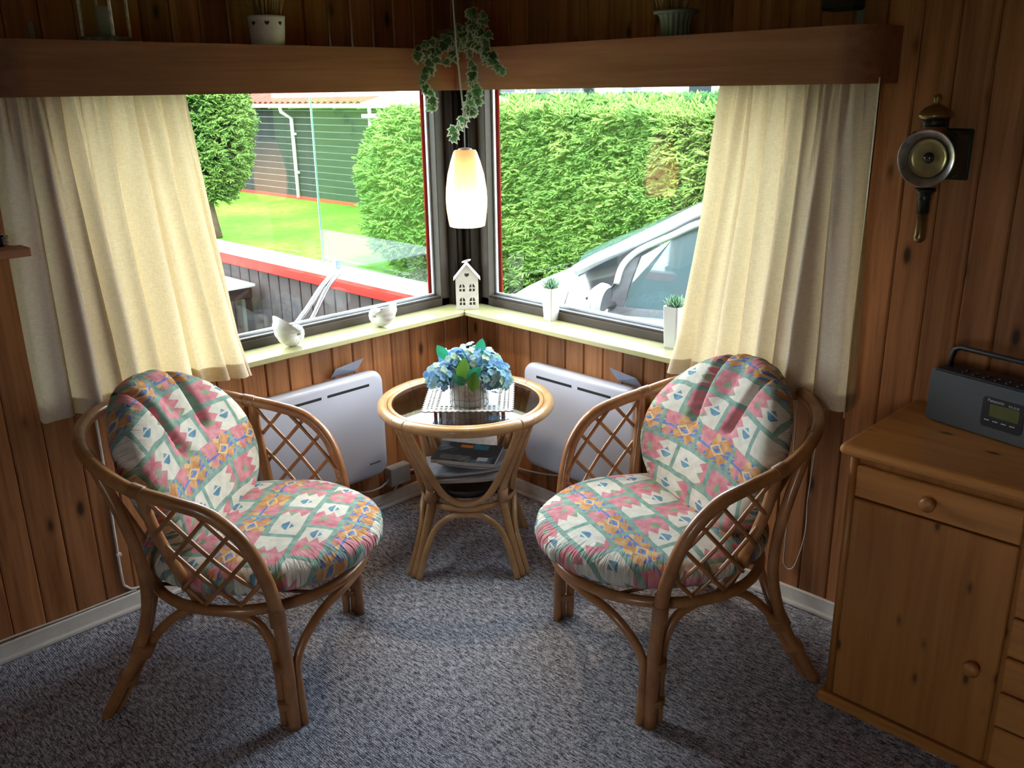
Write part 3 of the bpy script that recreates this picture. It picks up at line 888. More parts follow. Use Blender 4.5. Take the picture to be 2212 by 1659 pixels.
leaf_of_paper('magazine', .25, .175, .006, M_blue, (TC[0]-.010, TC[1]+.010, .338), rz0+R(12), 'pale blue magazine lying under the dark paperback, sticking out left', curl=.008)
leaf_of_paper('magazine', .235, .165, .005, M_grey, (TC[0]+.030, TC[1]-.015, .354), rz0+R(-16), 'grey-blue glossy magazine with yellow spot, curling at right of the pile', curl=.020)
leaf_of_paper('paper_sheet', .20, .14, .0015, M_whitep, (TC[0]+.055, TC[1]+.050, .372), rz0+R(2), 'white printed sheet with rounded end standing up behind the dark paperback', 'paper', tilt=(R(22), 0), curl=.012)
leaf_of_paper('paperback_book', .225, .15, .013, M_dark, (TC[0]-.020, TC[1]-.022, .384), rz0+R(-12), 'dark paperback book with blue and orange cover on top of the magazine pile', 'book', curl=.004, tilt=(R(3), R(2)))

# doily
k = N('crochet_lace')
v = k.coord('Object'); sp = k.n('ShaderNodeSeparateXYZ'); k.t.links.new(v, sp.inputs[0])
ax_, ay_ = k.m_('ABSOLUTE', sp.outputs[0]), k.m_('ABSOLUTE', sp.outputs[1])
edge = k.m_('MAXIMUM', ax_, ay_)
fx_ = k.m_('SUBTRACT', k.m_('FRACT', k.m_('MULTIPLY', sp.outputs[0], 62)), .5); fy_ = k.m_('SUBTRACT', k.m_('FRACT', k.m_('MULTIPLY', sp.outputs[1], 62)), .5)
hole = k.m_('LESS_THAN', k.m_('ADD', k.m_('MULTIPLY', fx_, fx_), k.m_('MULTIPLY', fy_, fy_)), .10)
band = k.m_('MULTIPLY', k.m_('GREATER_THAN', edge, .098), k.m_('LESS_THAN', edge, .138))
line = k.m_('MULTIPLY', k.m_('GREATER_THAN', k.m_('ABSOLUTE', k.m_('SUBTRACT', edge, .116)), .0035), 1.0)
al = k.m_('SUBTRACT', 1.0, k.m_('MULTIPLY', k.m_('MULTIPLY', hole, band), line))
pb = k.n('ShaderNodeBsdfPrincipled'); pb.inputs['Base Color'].default_value = (.74,.73,.70,1); pb.inputs['Roughness'].default_value = .9
k.t.links.new(al, pb.inputs['Alpha'])
k.t.links.new(k.bump(k.noise(v, 500, 2), .5, .001), pb.inputs['Normal'])
k.t.links.new(pb.outputs[0], k.out.inputs[0]); M_lace = k.m
m = MB(); NN = 120; half = .148
ring = []
for sd in range(4):
    for i in range(NN//4):
        t = -half + 2*half*i/(NN//4); zig = .0075 if i % 2 else 0
        p = (t, -half-zig)
        for _ in range(sd): p = (-p[1], p[0])
        ring.append(p)
n = len(ring)
vs = [(x,y,.0016) for x,y in ring] + [(x*.93,y*.93,.0022) for x,y in ring] + [(0,0,.0022)]
fs = [(i,(i+1)%n,n+(i+1)%n,n+i) for i in range(n)] + [(n+i,n+(i+1)%n,2*n) for i in range(n)]
b0 = len(vs); vs += [(x,y,.0002) for x,y in ring]; fs += [((i+1)%n, i, b0+i, b0+(i+1)%n) for i in range(n)]
m.add(vs, fs, False)
o = m.build('lace_doily', M_lace, None, 0, (TC[0]+.030, TC[1]+.012, TZ+.0105)); o.rotation_euler = (0,0,R(-46))
tag(o, 'white crocheted lace doily with zigzag edge spread on the glass table top', 'doily')

# flower pot in wire basket
PX, PY, PZ = -.540, -.598, TZ+.0125
PX, PY = TC[0]-.022, TC[1]-.042
pot = thing('flower_pot', 'off-white ceramic pot with heart in a wire basket on the lace doily', 'pot', (PX, PY, PZ))
M_cer = simple('crackled_ceramic', (.50,.48,.45), .35, 0, .12, 90, .1)
M_cerin = simple('pot_soil', (.03,.04,.02), .9)
MB().lathe([(0,.002), (.052,.002), (.056,.010), (.058,.06), (.060,.092), (.056,.092), (.054,.07), (0,.07)], 40).build('ceramic_pot', M_cer, pot)
hm = MB()
def heart(s, n=26):
    return [(s*16*math.sin(t)**3/16, s*(13*math.cos(t)-5*math.cos(2*t)-2*math.cos(3*t)-math.cos(4*t))/16) for t in [2*PI*i/n for i in range(n)]]
def heart_on(mb, ang, z, s, rfn, lift):
    H_ = heart(s); vs = [((rfn(z)+lift)*math.cos(ang), (rfn(z)+lift)*math.sin(ang), z)]
    for x, y in H_:
        a = ang + x/rfn(z); vs.append(((rfn(z+y)+lift)*math.cos(a), (rfn(z+y)+lift)*math.sin(a), z+y))
    n_ = len(H_); mb.add(vs, [(0, 1+i, 1+(i+1)%n_) for i in range(n_)], False)
camang = math.atan2(-2.715-PY, -2.44-PX)
heart_on(hm, camang, .048, .021, lambda z: .0575, .0012)
hm.build('relief_heart', simple('worn_silver_heart', (.36,.33,.30), .45, .3, .3, 120), pot)
wm = MB()
M_wire = simple('galvanised_wire', (.22,.21,.20), .4, .7)
for i in range(22):
    a = 2*PI*i/22; wv_ = .10*math.sin(i*2.1)
    wm.tube([(.0645*math.cos(a+wv_*t), .0645*math.sin(a+wv_*t), .004+.090*t) for t in (0,.25,.5,.75,1)], .0011, 5)
for z in (.005, .030, .094): wm.tube([(.0650*math.cos(2*PI*i/40), .0650*math.sin(2*PI*i/40), z+.002*math.sin(i*.9)) for i in range(40)], .0017 if z != .03 else .0010, 5, closed=True)
wm.build('wire_basket', M_wire, pot)
# hydrangeas
bq = thing('hydrangea_bouquet', 'bouquet of pale blue silk hydrangeas with green leaves filling the flower pot', 'flowers', (PX, PY, PZ+.07))
k = N('hydrangea_petal'); oi = k.n('ShaderNodeObjectInfo'); v = k.coord('Object')
f = k.noise(v, 60, 3)
c1 = k.ramp(oi.outputs['Random'], [(0, (.04,.15,.48)), (.25, (.10,.27,.58)), (.5, (.17,.40,.62)), (.72, (.38,.62,.70)), (.88, (.34,.46,.28)), (1, (.06,.19,.54))])
c = k.mix(f, c1, k.mix(.3, c1, (.50,.66,.72)))
df = k.n('ShaderNodeBsdfDiffuse'); tl = k.n('ShaderNodeBsdfTranslucent'); k.put(df.inputs[0], c); k.put(tl.inputs[0], c)
mx = k.n('ShaderNodeMixShader'); mx.inputs[0].default_value = .35; k.t.links.new(df.outputs[0], mx.inputs[1]); k.t.links.new(tl.outputs[0], mx.inputs[2]); k.t.links.new(mx.outputs[0], k.out.inputs[0]); M_petal = k.m
def floret_mesh(sd):
    r_ = random.Random(sd); m = MB()
    for q in range(4):
        a0 = q*PI/2 + r_.uniform(-.15,.15); L = .0125*r_.uniform(.85,1.15); W_ = .0072
        rows = []
        for j, (t, w_, z) in enumerate(((0,.15,0), (.35,.85,.0015), (.7,1.0,.0022), (1,.45,.0005+r_.uniform(-.002,.002)))):
            for s in (-1, 0, 1):
                x = L*t; y = W_*w_*s; zz = z + (.0014 if s else 0)*t
                rows.append((x*math.cos(a0)-y*math.sin(a0), x*math.sin(a0)+y*math.cos(a0), zz))
        m.add(rows, [(j*3+i, (j+1)*3+i, (j+1)*3+i+1, j*3+i+1) for j in range(3) for i in range(2)])
    return m.mesh('floret', M_petal)
FM = [floret_mesh(i) for i in range(4)]
vr = Vector((math.sin(yaw), -math.cos(yaw), 0)); vf = Vector((math.cos(yaw), math.sin(yaw), 0))
M_core = simple('flower_stem_core', (.10,.19,.15), .9)
heads = [(-.088, -.010, .030, .052), (.088, -.010, .022, .056), (.0, .055, .066, .056), (-.055, .075, .055, .045), (.062, .070, .048, .050), (-.035,.01,.078,.038), (.05,.01,.075,.042)]
for hi, (lx, ly, lz, hr) in enumerate(heads):
    c0 = vr*lx + vf*ly + Vector((0,0,lz))
    mb = MB(); mb.lathe([(0,-hr*.7), (hr*.5,-hr*.5), (hr*.72,0), (hr*.5,hr*.5), (0,hr*.7)], 10)
    hd = mb.build('flower_head', M_core, bq, 0, c0)
    nfl = int(46*(hr/.05)**2)
    for i in range(nfl):
        zz = 1 - 1.75*(i+.5)/nfl; rr_ = math.sqrt(max(0, 1-zz*zz)); ph_ = i*2.39996
        d = Vector((rr_*math.cos(ph_), rr_*math.sin(ph_), zz))
        o = bpy.data.objects.new('floret', FM[i % 4]); COL.objects.link(o); o.parent = hd
        o.location = d*hr*rnd.uniform(.86, 1.05)
        q_ = d.to_track_quat('Z', 'Y'); e = q_.to_euler(); o.rotation_euler = (e.x+rnd.uniform(-.35,.35), e.y+rnd.uniform(-.35,.35), e.z+rnd.uniform(0,1.5))
        s_ = rnd.uniform(.85, 1.2); o.scale = (s_,)*3
def leaf_mesh(L, W_, bend, mat, fold=.15):
    m = MB(); nx, ny = 8, 6
    def fn(u, t):
        w_ = W_*math.sin(PI*min(1, t*.97+.03))**.75*(1-.15*t); x = (u-.5)*2*w_
        return (x, L*t, bend*t*t*L + fold*abs(x))
    m.grid(fn, ny, nx); return m.mesh('leaf', mat)
def leafmat(name, a, b):
    k = N(name); f = k.noise(k.coord('Object'), 25, 3); c = k.ramp(f, [(.3, a), (.7, b)])
    df = k.n('ShaderNodeBsdfPrincipled'); k.put(df.inputs['Base Color'], c); df.inputs['Roughness'].default_value = .4
    tl = k.n('ShaderNodeBsdfTranslucent'); k.put(tl.inputs[0], c)
    mx = k.n('ShaderNodeMixShader'); mx.inputs[0].default_value = .35; k.t.links.new(df.outputs[0], mx.inputs[1]); k.t.links.new(tl.outputs[0], mx.inputs[2]); k.t.links.new(mx.outputs[0], k.out.inputs[0]); return k.m
M_leafg = leafmat('silk_leaf_green', (.02,.24,.12), (.04,.36,.20)); M_leafy = leafmat('silk_leaf_yellow_green', (.08,.22,.02), (.16,.34,.05))
LM1, LM2 = leaf_mesh(.055, .020, -.3, M_leafg), leaf_mesh(.062, .020, -.3, M_leafy)
for (lx, ly, lz, dx, dz, ml, sc) in ((-.072,.02,.085, -.5,.75, LM1, 1.0), (.036,.02,.098, .25,1.0, LM1, 1.0), (-.02,-.055,.030, .15,1.0, LM2, 1.25), (.0,-.062,.034, .75,.75, LM1, 1.1), (-.005,-.060,.022, -.95,.45, LM1, .9), (.015,-.066,-.004, .15,1.0, LM2, 1.1)):
    y_ = (vr*dx + Vector((0,0,dz)) - vf*.25).normalized(); z_ = -vf; x_ = y_.cross(z_).normalized(); z_ = x_.cross(y_)
    Mx = Matrix((x_, y_, z_)).transposed()
    o = link('leaf', ml, bq, 0, vr*lx + vf*ly + Vector((0,0,lz)), Mx.to_euler(), (sc,)*3)

# ================================================================ PENDANT LAMP
LX, LY = -.466, -.536
LZ0, LZ1 = 1.180, 1.420
lamp = thing('pendant_lamp', 'lit white opal glass pendant lamp hanging on a thin cord over the table', 'lamp', (LX, LY, LZ0))
k = N('opal_glass')
df = k.n('ShaderNodeBsdfDiffuse'); df.inputs[0].default_value = (.80,.76,.70,1); tl = k.n('ShaderNodeBsdfTranslucent'); tl.inputs[0].default_value = (1.0,.80,.58,1)
gl = k.n('ShaderNodeBsdfGlossy'); gl.inputs['Roughness'].default_value = .08
mx = k.n('ShaderNodeMixShader'); mx.inputs[0].default_value = .55; k.t.links.new(df.outputs[0], mx.inputs[1]); k.t.links.new(tl.outputs[0], mx.inputs[2])
fr = k.n('ShaderNodeMath'); fr.operation = 'ADD'; fr.inputs[0].default_value = .05; fr.inputs[1].default_value = 0
m2 = k.n('ShaderNodeMixShader'); k.t.links.new(fr.outputs[0], m2.inputs[0]); k.t.links.new(mx.outputs[0], m2.inputs[1]); k.t.links.new(gl.outputs[0], m2.inputs[2])
k.t.links.new(m2.outputs[0], k.out.inputs[0]); M_opal = k.m
hh_ = LZ1-LZ0
po = [(.0575,0), (.0610,.02), (.0655,.055), (.0668,.085), (.0650,.12), (.0585,.165), (.0475,.205), (.0385,.232), (.034,.239), (.020,.241)]
MB().lathe(po + [(r-.003, z-.001) for r, z in po[::-1]], 48).build('glass_shade', M_opal, lamp)
MB().lathe([(0,.246), (.014,.246), (.022,.243), (.022,.238), (0,.238)], 20).build('cap', M_white, lamp)
MB().lathe([(0,.238), (.016,.238), (.016,.180), (0,.180)], 16).build('socket', M_white, lamp)
k = N('bulb_glow'); em = k.n('ShaderNodeEmission'); em.inputs[0].default_value = (1,.72,.42,1); em.inputs[1].default_value = 12; k.t.links.new(em.outputs[0], k.out.inputs[0])
MB().lathe([(0,.180), (.012,.178), (.016,.165), (.026,.14), (.030,.115), (.026,.092), (.014,.080), (0,.078)], 20).build('bulb', k.m, lamp)
pl = bpy.data.lights.new('lamp_light', 'POINT'); pl.energy = 18; pl.color = (1,.80,.58); pl.shadow_soft_size = .034
plo = bpy.data.objects.new('lamp_light', pl); COL.objects.link(plo); plo.parent = lamp; plo.location = (0,0,.062)
mb = MB()
mb.tube([(0.004,0.004,.243), (.004,.004,.345)], .0013, 6); mb.tube([(-.004,-.004,.243), (-.002,-.002,.345)], .0013, 6)
mb.tube([(0,0,.340), (-.012,.012,.55), (-.020,.020,.80), (-.022,.022, H-LZ0)], .0026, 6)
mb.build('cord', simple('grey_cord', (.42,.40,.38), .7), lamp)

# ================================================================ WALL HEATERS
M_heat = simple('pale_grey_enamel', (.58,.63,.76), .32, 0, .02, 5, 0, .5, .2)
M_heat2 = simple('grey_blue_plastic', (.36,.40,.50), .45)
M_slot = simple('dark_slot', (.015,.015,.02), .7)
def rrect(x0, x1, z0, z1, r, n=8):
    pts = []
    for cx, cz, a0 in ((x1-r, z1-r, 0), (x0+r, z1-r, 90), (x0+r, z0+r, 180), (x1-r, z0+r, 270)):
        for i in range(n+1): a = R(a0+90*i/n); pts.append((cx+r*math.cos(a), cz+r*math.sin(a)))
    return pts
def heater(axis, a0, a1, label, cover, slots, cat='heater'):
    """panel heater: a0..a1 along the wall"""
    root = thing('wall_heater', label, cat, (0,0,0), 0 if axis == 'x' else R(90), 'panel heaters under the windows')
    # in local space the wall is the XZ plane and the room is at -y ; for the right wall x_local = world y
    z0, z1 = .175, .600
    cx, cz = (a0+a1)/2, (z0+z1)/2
    S = (lambda y: -y) if axis == 'y' else (lambda y: y)   # after the turn the room lies at +y
    prof = rrect(a0, a1, z0, z1, .048)
    m = MB(); n = len(prof); rings = []
    for y, ins in ((-.022, .004), (-.052, 0), (-.062, .003), (-.068, .010), (-.070, .020)):
        rings.append([(cx+(x-cx)*(1-ins/((a1-a0)/2)), S(y), cz+(z-cz)*(1-ins/((z1-z0)/2))) for x, z in prof])
    vs = [p for r_ in rings for p in r_]
    fs = []
    for j in range(len(rings)-1):
        for i in range(n):
            f = (j*n+i, j*n+(i+1)%n, (j+1)*n+(i+1)%n, (j+1)*n+i); fs.append(f if axis == 'y' else f[::-1])
    top = tuple((len(rings)-1)*n+i for i in range(n)); bot = tuple(range(n))
    fs += [top if axis == 'y' else top[::-1], bot[::-1] if axis == 'y' else bot]
    m.add(vs, fs, True); o = m.build('panel', M_heat, root)
    for (s0, s1) in slots:
        y0, y1 = sorted((S(-.0712), S(-.064)))
        MB().cbox(min(s0,s1), max(s0,s1), y0, y1, .547, .559, .002).build('air_slot', M_slot, root)
    y0, y1 = sorted((S(-.024), S(-.006)))
    for q in (a0+.10*(1 if a1 > a0 else -1), a1-.10*(1 if a1 > a0 else -1)):
        MB().cbox(q-.015, q+.015, y0, y1, .24, .52, .002).build('wall_bracket', M_heat2, root)
    # thin tilted control cover behind the top edge
    c0, c1 = cover
    y0, y1 = S(-.012), S(-.050)
    m = MB(); sl = .012
    A = [(c0, y0, .598), (c1, y0, .598), (c1+sl, y1, .655), (c0-0.0, y1, .640)]
    m.add(A + [(x, y+S(-.002), z+.002) for x, y, z in A], [(0,1,2,3), (7,6,5,4), (0,4,5,1), (1,5,6,2), (2,6,7,3), (3,7,4,0)], False)
    m.build('control_flap', M_heat2, root)
    return root
hl = heater('x', -1.045, -.497, 'pale grey panel heater on the left wall under the terrace window', (-.695, -.580), [(-.945,-.776), (-.753,-.565)])
hr = heater('y', -.940, -.392, 'pale grey panel heater on the right wall under the car window', (-.925, -.815), [(-.83,-.672), (-.645,-.464)])
# faint maker's mark, unreadable dark lettering
mb = MB(); x = -.585
for i, w_ in enumerate((.008,.006,.007,.006,.008,.007)):
    mb.box(x, x+w_*.7, -.0708, -.0700, .232, .238); x += w_+.0015
mb.build('logo_mark', M_slot, hl)

# junction box and cables by the floor
M_cable = simple('white_cable', (.62,.60,.57), .5)
jb = thing('junction_box', 'grey-white electrical junction box low on the wall beside the left heater', 'box', (-.425, 0, .13))
MB().cbox(-.050, .050, -.048, -.006, -.038, .040, .003).build('box_cover', simple('box_plastic', (.40,.39,.36), .5), jb)
def cable(pts, label, r=.0035, name='cable', mat=None, group=None):
    o = MB().tube(catmull(pts, 6), r, 7).build(name, mat or M_cable); tag(o, label, 'cable', group); return o
cable([(-.474,-.03,.125), (-.52,-.035,.105), (-.60,-.03,.11), (-.72,-.02,.16), (-.80,-.02,.19)], 'white cable from the left heater to the junction box')
cable([(-.376,-.02,.125), (-.30,-.012,.115), (-.15,-.012,.112), (-.03,-.014,.112), (-.012,-.10,.115), (-.014,-.25,.105), (-.02,-.40,.12), (-.02,-.55,.15), (-.02,-.6,.18)], 'white cable running round the corner to the right heater')
cable([(-.44,-.04,.095), (-.47,-.030,.055), (-.60,-.024,.012), (-.9,-.040,.008)], 'white cable dropping from the junction box behind the left armchair')
cd = thing('wall_cable', 'white cable clipped down the wall behind the left armchair and along the baseboard top', 'cable', (-1.535, 0, 0))
mb = MB(); mb.tube(catmull([(-.0,-.010,.72), (0,-.010,.45), (-.003,-.010,.14), (.008,-.010,.085), (.05,-.011,.068), (.2,-.011,.064)], 6), .0042, 7)
mb.build('cable_run', M_cable, cd)
for z in (.38,.20): MB().cbox(-.009,.007,-.016,-.005, z, z+.012,.002).build('cable_clip', M_cable, cd)
cable([(-3.2,-.012,.066), (-2.6,-.013,.069), (-2.1,-.012,.064), (-1.9,-.014,.070), (-1.70,-.012,.064), (-1.50,-.012,.065)], 'thin white cable lying along the top of the left baseboard', .003)
cable([(-.060,-1.60,.80), (-.034,-1.59,.60), (-.03,-1.578,.383), (-.03,-1.580,.273), (-.03,-1.559,.159), (-.03,-1.538,.126), (-.03,-1.517,.143), (-.03,-1.516,.20), (-.035,-1.52,.45), (-.060,-1.53,.80)], 'looped white curtain pull cord hanging behind the right armchair', .0022, 'pull_cord')

# ================================================================ THINGS ON THE SILLS
M_pot = simple('white_glazed_ceramic', (.58,.58,.57), .28, 0, .02, 5, 0, .5, .3)
k = N('succulent_leaf'); at = k.n('ShaderNodeAttribute'); at.attribute_name = 'pat'; sp = k.n('ShaderNodeSeparateXYZ'); k.t.links.new(at.outputs['Vector'], sp.inputs[0])
ed = k.m_('ABSOLUTE', k.m_('SUBTRACT', sp.outputs[0], .5))
c = k.ramp(ed, [(.0, (.05,.26,.12)), (.34, (.04,.20,.09)), (.42, (.52,.66,.50)), (.5, (.60,.72,.56))])
k.pbr(c, .4); M_succ = k.m
def succ_leaf():
    m = MB(); L, W_ = .030, .0052
    def fn(u, t):
        a = 2*PI*u; w_ = W_*(math.sin(PI*(.12+.88*t)))**.7*(1-.35*t) if t < 1 else .0003
        return (w_*math.cos(a), L*t, .42*w_*math.sin(a) + .30*L*t*t)
    m.grid(fn, 10, 8, wrapu=True, uvfn=lambda u, t: (.5+.5*math.cos(2*PI*u), t)); return m.mesh('succulent_leaf', M_succ)
SL = succ_leaf()
def succulent(x, y, rz, ht, wt, wb, label):
    root = thing('potted_succulent', label, 'plant', (x, y, ZS), rz, 'succulents in tall white square pots')
    m = MB(); sec = []
    for z, hw in ((0, wb*.96), (.003, wb), (ht*.95, wt), (ht, wt*.985), (ht, wt*.86), (ht-.012, wt*.84)):
        sec.append([(px, py, z) for px, py in rrect(-hw, hw, -hw, hw, .006, 3)])
    n = len(sec[0]); vs = [p for s_ in sec for p in s_]
    fs = [(j*n+i, j*n+(i+1)%n, (j+1)*n+(i+1)%n, (j+1)*n+i) for j in range(len(sec)-1) for i in range(n)] + [tuple(range(n))[::-1]]
    m.add(vs, fs, True); m.sm = [False]*len(m.sm); m.build('square_pot', M_pot, root)
    m = MB(); m.box(-wt*.84, wt*.84, -wt*.84, wt*.84, ht-.016, ht-.010); m.build('soil', simple('soil', (.06,.04,.03), .9), root)
    r_ = random.Random(int(x*1000)+5)
    for i in range(34):
        t = i/34; el = R(18 + 62*t); az = i*2.39996; s_ = (1.70 - .55*t)*r_.uniform(.9,1.08)
        o = link('leaf', SL, root, 0, (.004*math.cos(az), .004*math.sin(az), ht-.008+.008*t), (el, 0, az-PI/2), (s_,)*3)
    return root
succulent(.004, -.475, R(0), .125, .0275, .0215, 'green succulent in a tall white square pot, nearer the room corner')
succulent(.002, -1.038, R(0), .142, .0300, .0255, 'green succulent in a tall white square pot beside the right curtain')

# nautilus shell planters
def shell(x, y, rz, s, tilt, label):
    root = thing('shell_planter', label, 'ornament', (x, y, ZS), rz, 'white shell-shaped planters')
    m = MB()
    T0, T1 = -3.3*PI, 0.0
    nu, nv = 40, 96
    def fn(u, t, inner=0):
        th_ = T0 + (T1-T0)*t; g_ = math.exp(.26*th_); rr_ = .036*g_ + .002; tube_ = (.030*g_+.003)*(1 - inner)
        flare = 1 + .35*max(0, (t-.75)/.25)**2
        rib = 1 + (.035*math.cos(th_*16) if not inner else 0)
        a = 2*PI*u; ang = th_ + R(20)
        # section plane spanned by radial direction and y ; opened mouth elongates radially
        rad = rr_*.92 + tube_*1.05*flare*rib*math.cos(a); yy = tube_*1.0*flare*rib*math.sin(a)
        return (rad*math.cos(ang), yy, rad*math.sin(ang))
    m.grid(lambda u, t: fn(u, t), nu, nv, wrapu=True)
    m.grid(lambda u, t: tuple(Vector(fn(u, .62+.38*t))*1.0 + (Vector(fn(u+.5, .62+.38*t))-Vector(fn(u, .62+.38*t)))*.045), nu, 30, wrapu=True, flip=True)
    ring_o = [fn(i/nu, 1) for i in range(nu)]; ring_i = [tuple(Vector(fn(i/nu, 1))+(Vector(fn(i/nu+.5, 1))-Vector(fn(i/nu, 1)))*.045) for i in range(nu)]
    m.add(ring_o+ring_i, [(i,(i+1)%nu,nu+(i+1)%nu,nu+i) for i in range(nu)])
    Mx = Matrix.Rotation(tilt, 4, 'Y'); vs = [Mx @ (Vector(p)*s) for p in m.v]; mz = min(p.z for p in vs)
    m.v = [(p.x, p.y, p.z-mz) for p in vs]
    m.build('shell_body', M_pot, root)
    return root
shell(-.850, -.055, R(180), 1.18, R(-24), 'white shell planter on the sill beside the left curtain, mouth facing left')
shell(-.500, -.058, R(-62), 1.10, R(-14), 'white shell planter halfway along the left sill, mouth facing up right')

# white metal house tealight holder
hs = thing('house_lantern', 'white metal house tealight holder with heart and cut-out windows standing in the window corner', 'ornament', (-.074, -.090, ZS), R(-42))
hs.scale = (1.2,)*3
M_hw = simple('white_metal', (.62,.60,.57), .45)
def arcwin(cx, z0, w_, h_):
    """four panes of one arched window"""
    g_ = w_*.10; res = []
    hw = w_/2; lo = h_*.42; hi = h_
    for s in (-1, 1):
        res.append([(cx+s*g_, z0), (cx+s*hw, z0), (cx+s*hw, z0+lo-g_), (cx+s*g_, z0+lo-g_)])
        pts = [(cx+s*g_, z0+lo+g_)] + [(cx+s*hw*math.cos(a) if hw*math.cos(a) > g_ else cx+s*g_, z0+lo+g_ + (hi-lo-g_)*math.sin(a)) for a in [R(d) for d in (0,20,40,60,78)]] + [(cx+s*g_, z0+hi)]
        res.append(pts)
    return res
HW, HE, HP = .0375, .104, .150
outer = [(-HW,0), (HW,0), (HW,HE), (0,HP), (-HW,HE)]
holes = arcwin(-.0165,.016,.019,.026) + arcwin(.0165,.016,.019,.026) + arcwin(-.0165,.062,.019,.026) + arcwin(.0165,.062,.019,.026)
holes.append([(x, z+.117) for x, z in heart(.0085, 20)])
pf = plate(outer, holes, .0012)
o = pf.build('front_wall', M_hw, hs, 0, (0, -.026, 0))
pb_ = plate(outer, [], .0012); pb_.build('back_wall', M_hw, hs, 0, (0, .026, 0))
for s in (-1, 1): MB().box(min(s*HW, s*(HW-.0012)), max(s*HW, s*(HW-.0012)), -.0245, .026, 0, HE).build('side_wall', M_hw, hs)
for s in (-1, 1):
    m = MB(); A = Vector((0, HP+.0015)); B = Vector((s*(HW+.006), HE-.0045)); nrm = Vector((s*.775, .63))*.0014
    q = [(A.x, A.y), (B.x, B.y), (B.x+nrm.x, B.y+nrm.y), (A.x+nrm.x*0, A.y+.002)]
    vs = [(x, -.030, z) for x, z in q] + [(x, .031, z) for x, z in q]
    fs = [(0,1,2,3), (7,6,5,4), (0,4,5,1), (1,5,6,2), (2,6,7,3), (3,7,4,0)]
    m.add(vs, fs, False); m.build('roof_panel', M_hw, hs)
MB().tube([(.014*math.cos(2*PI*i/28), .014*math.sin(2*PI*i/28)*.95, HP+.009+.004*math.cos(2*PI*i/28)) for i in range(28)], .0016, 6, closed=True).build('hanging_ring', M_hw, hs)
MB().box(-HW, HW, -.026, .026, 0, .001).build('base', M_hw, hs)

# ================================================================ THINGS ON THE PELMET
# pot with punched hearts and dried grass
hp = thing('heart_pot', 'whitewashed round pot with a row of punched hearts on the left pelmet holding dried grass', 'pot', (-.890, -.125, PZ1-.006))
hp.scale = (.9,.9,.9)
hprof = lambda z: .0545 + .006*(z/.1)
MB().lathe([(0,.001), (.054,.001), (.0545,.004), (.0615,.092), (.0630,.100), (.0600,.101), (.0575,.09), (.051,.01), (0,.01)], 40).build('pot_body', simple('whitewashed_clay', (.60,.56,.53), .8, 0, .12, 20), hp)
ca_ = math.atan2(-2.715+.125, -2.44+.890)
for i in range(8):
    m = MB(); heart_on(m, ca_ + .02 + i*PI/4, .076, .0078, lambda z: .0605, .0006); m.build('punched_heart', M_slot, hp)
k = N('dried_grass'); c = k.ramp(k.noise(k.coord('Object', (40,40,8)), 1, 3), [(.3,(.22,.12,.045)), (.7,(.62,.42,.20))]); k.pbr(c, .8); M_dry = k.m
def dry_bunch(name, loc, n, spread, hgt, r0, label, seed, droop=0.0, th0=.0012):
    r_ = random.Random(seed); m = MB()
    for i in range(n):
        a = r_.uniform(0, 2*PI); s = r_.uniform(0, 1)**.6*spread; rr_ = r_.uniform(0, r0)
        h_ = hgt*r_.uniform(.7, 1.1)
        P = [(rr_*math.cos(a), rr_*math.sin(a), 0), ((rr_+s*.25)*math.cos(a), (rr_+s*.25)*math.sin(a), h_*.4), ((rr_+s*.6)*math.cos(a), (rr_+s*.6)*math.sin(a), h_*.75-droop*.3), ((rr_+s)*math.cos(a+.1), (rr_+s)*math.sin(a+.1), h_-droop)]
        m.tube(catmull(P, 3), [th0*(1+1.2*(j/9)) if j < 8 else th0*.5 for j in range(10)], 4)
    o = m.build(name, M_dry, None, 0, loc); tag(o, label, 'dried plant', kind='stuff'); return o
dry_bunch('dried_grass', (-.890, -.125, PZ1+.002), 110, .12, .34, .030, 'dried straw grass spraying out of the pot with punched hearts', 3)
# fluted grey-green pot, right
fp = thing('fluted_pot', 'dark grey-green fluted pot with flared rim on the right pelmet', 'pot', (-.110, -1.075, PZ1-.006))
MB().lathe([(0,.001), (.040,.001), (.042,.004), (.0425,.04), (.047,.062), (.056,.072)], 96, fn=lambda a, z: 1+.045*math.cos(18*a)).build('pot_body', simple('grey_green_glaze', (.17,.19,.16), .6, 0, .2, 30), fp)
MB().lathe([(.052,.068), (.066,.070), (.067,.078), (.060,.079), (.054,.07), (0,.066)], 40).build('pot_rim', simple('grey_green_glaze_rim', (.15,.17,.14), .6), fp)
dry_bunch('dried_flowers', (-.110, -1.06, PZ1+.060), 240, .065, .14, .040, 'brown dried flower bunch drooping over the rim of the fluted pot', 9, .045, .0013)
# metal lantern on the left
ln = thing('candle_lantern', 'distressed grey metal candle lantern with glass sides at the left of the pelmet', 'lantern', (-1.370, -.105, PZ1), R(38))
M_dist = simple('distressed_grey_metal', (.20,.19,.17), .6, .3, .45, 60)
MB().cbox(-.050,.050,-.050,.050,-.002,.014,.003).build('lantern_base', M_dist, ln)
for sx in (-1,1):
    for sy in (-1,1): MB().cbox(sx*.043-.0035, sx*.043+.0035, sy*.043-.0035, sy*.043+.0035, .014, .235, .001).build('corner_post', simple('worn_edge_metal', (.75,.68,.60), .5, .0, .3, 60), ln)
for q in range(4):
    o = MB().box(-.040,.040,-.0435,-.0425,.016,.232).build('glass_side', M_glass, ln); o.rotation_euler = (0,0,q*PI/2)
MB().lathe([(0,.30), (.012,.30), (.014,.285), (.065,.235), (.062,.230), (0,.230)], 4, Matrix.Rotation(PI/4, 4, 'Z')).build('lantern_roof', M_dist, ln)
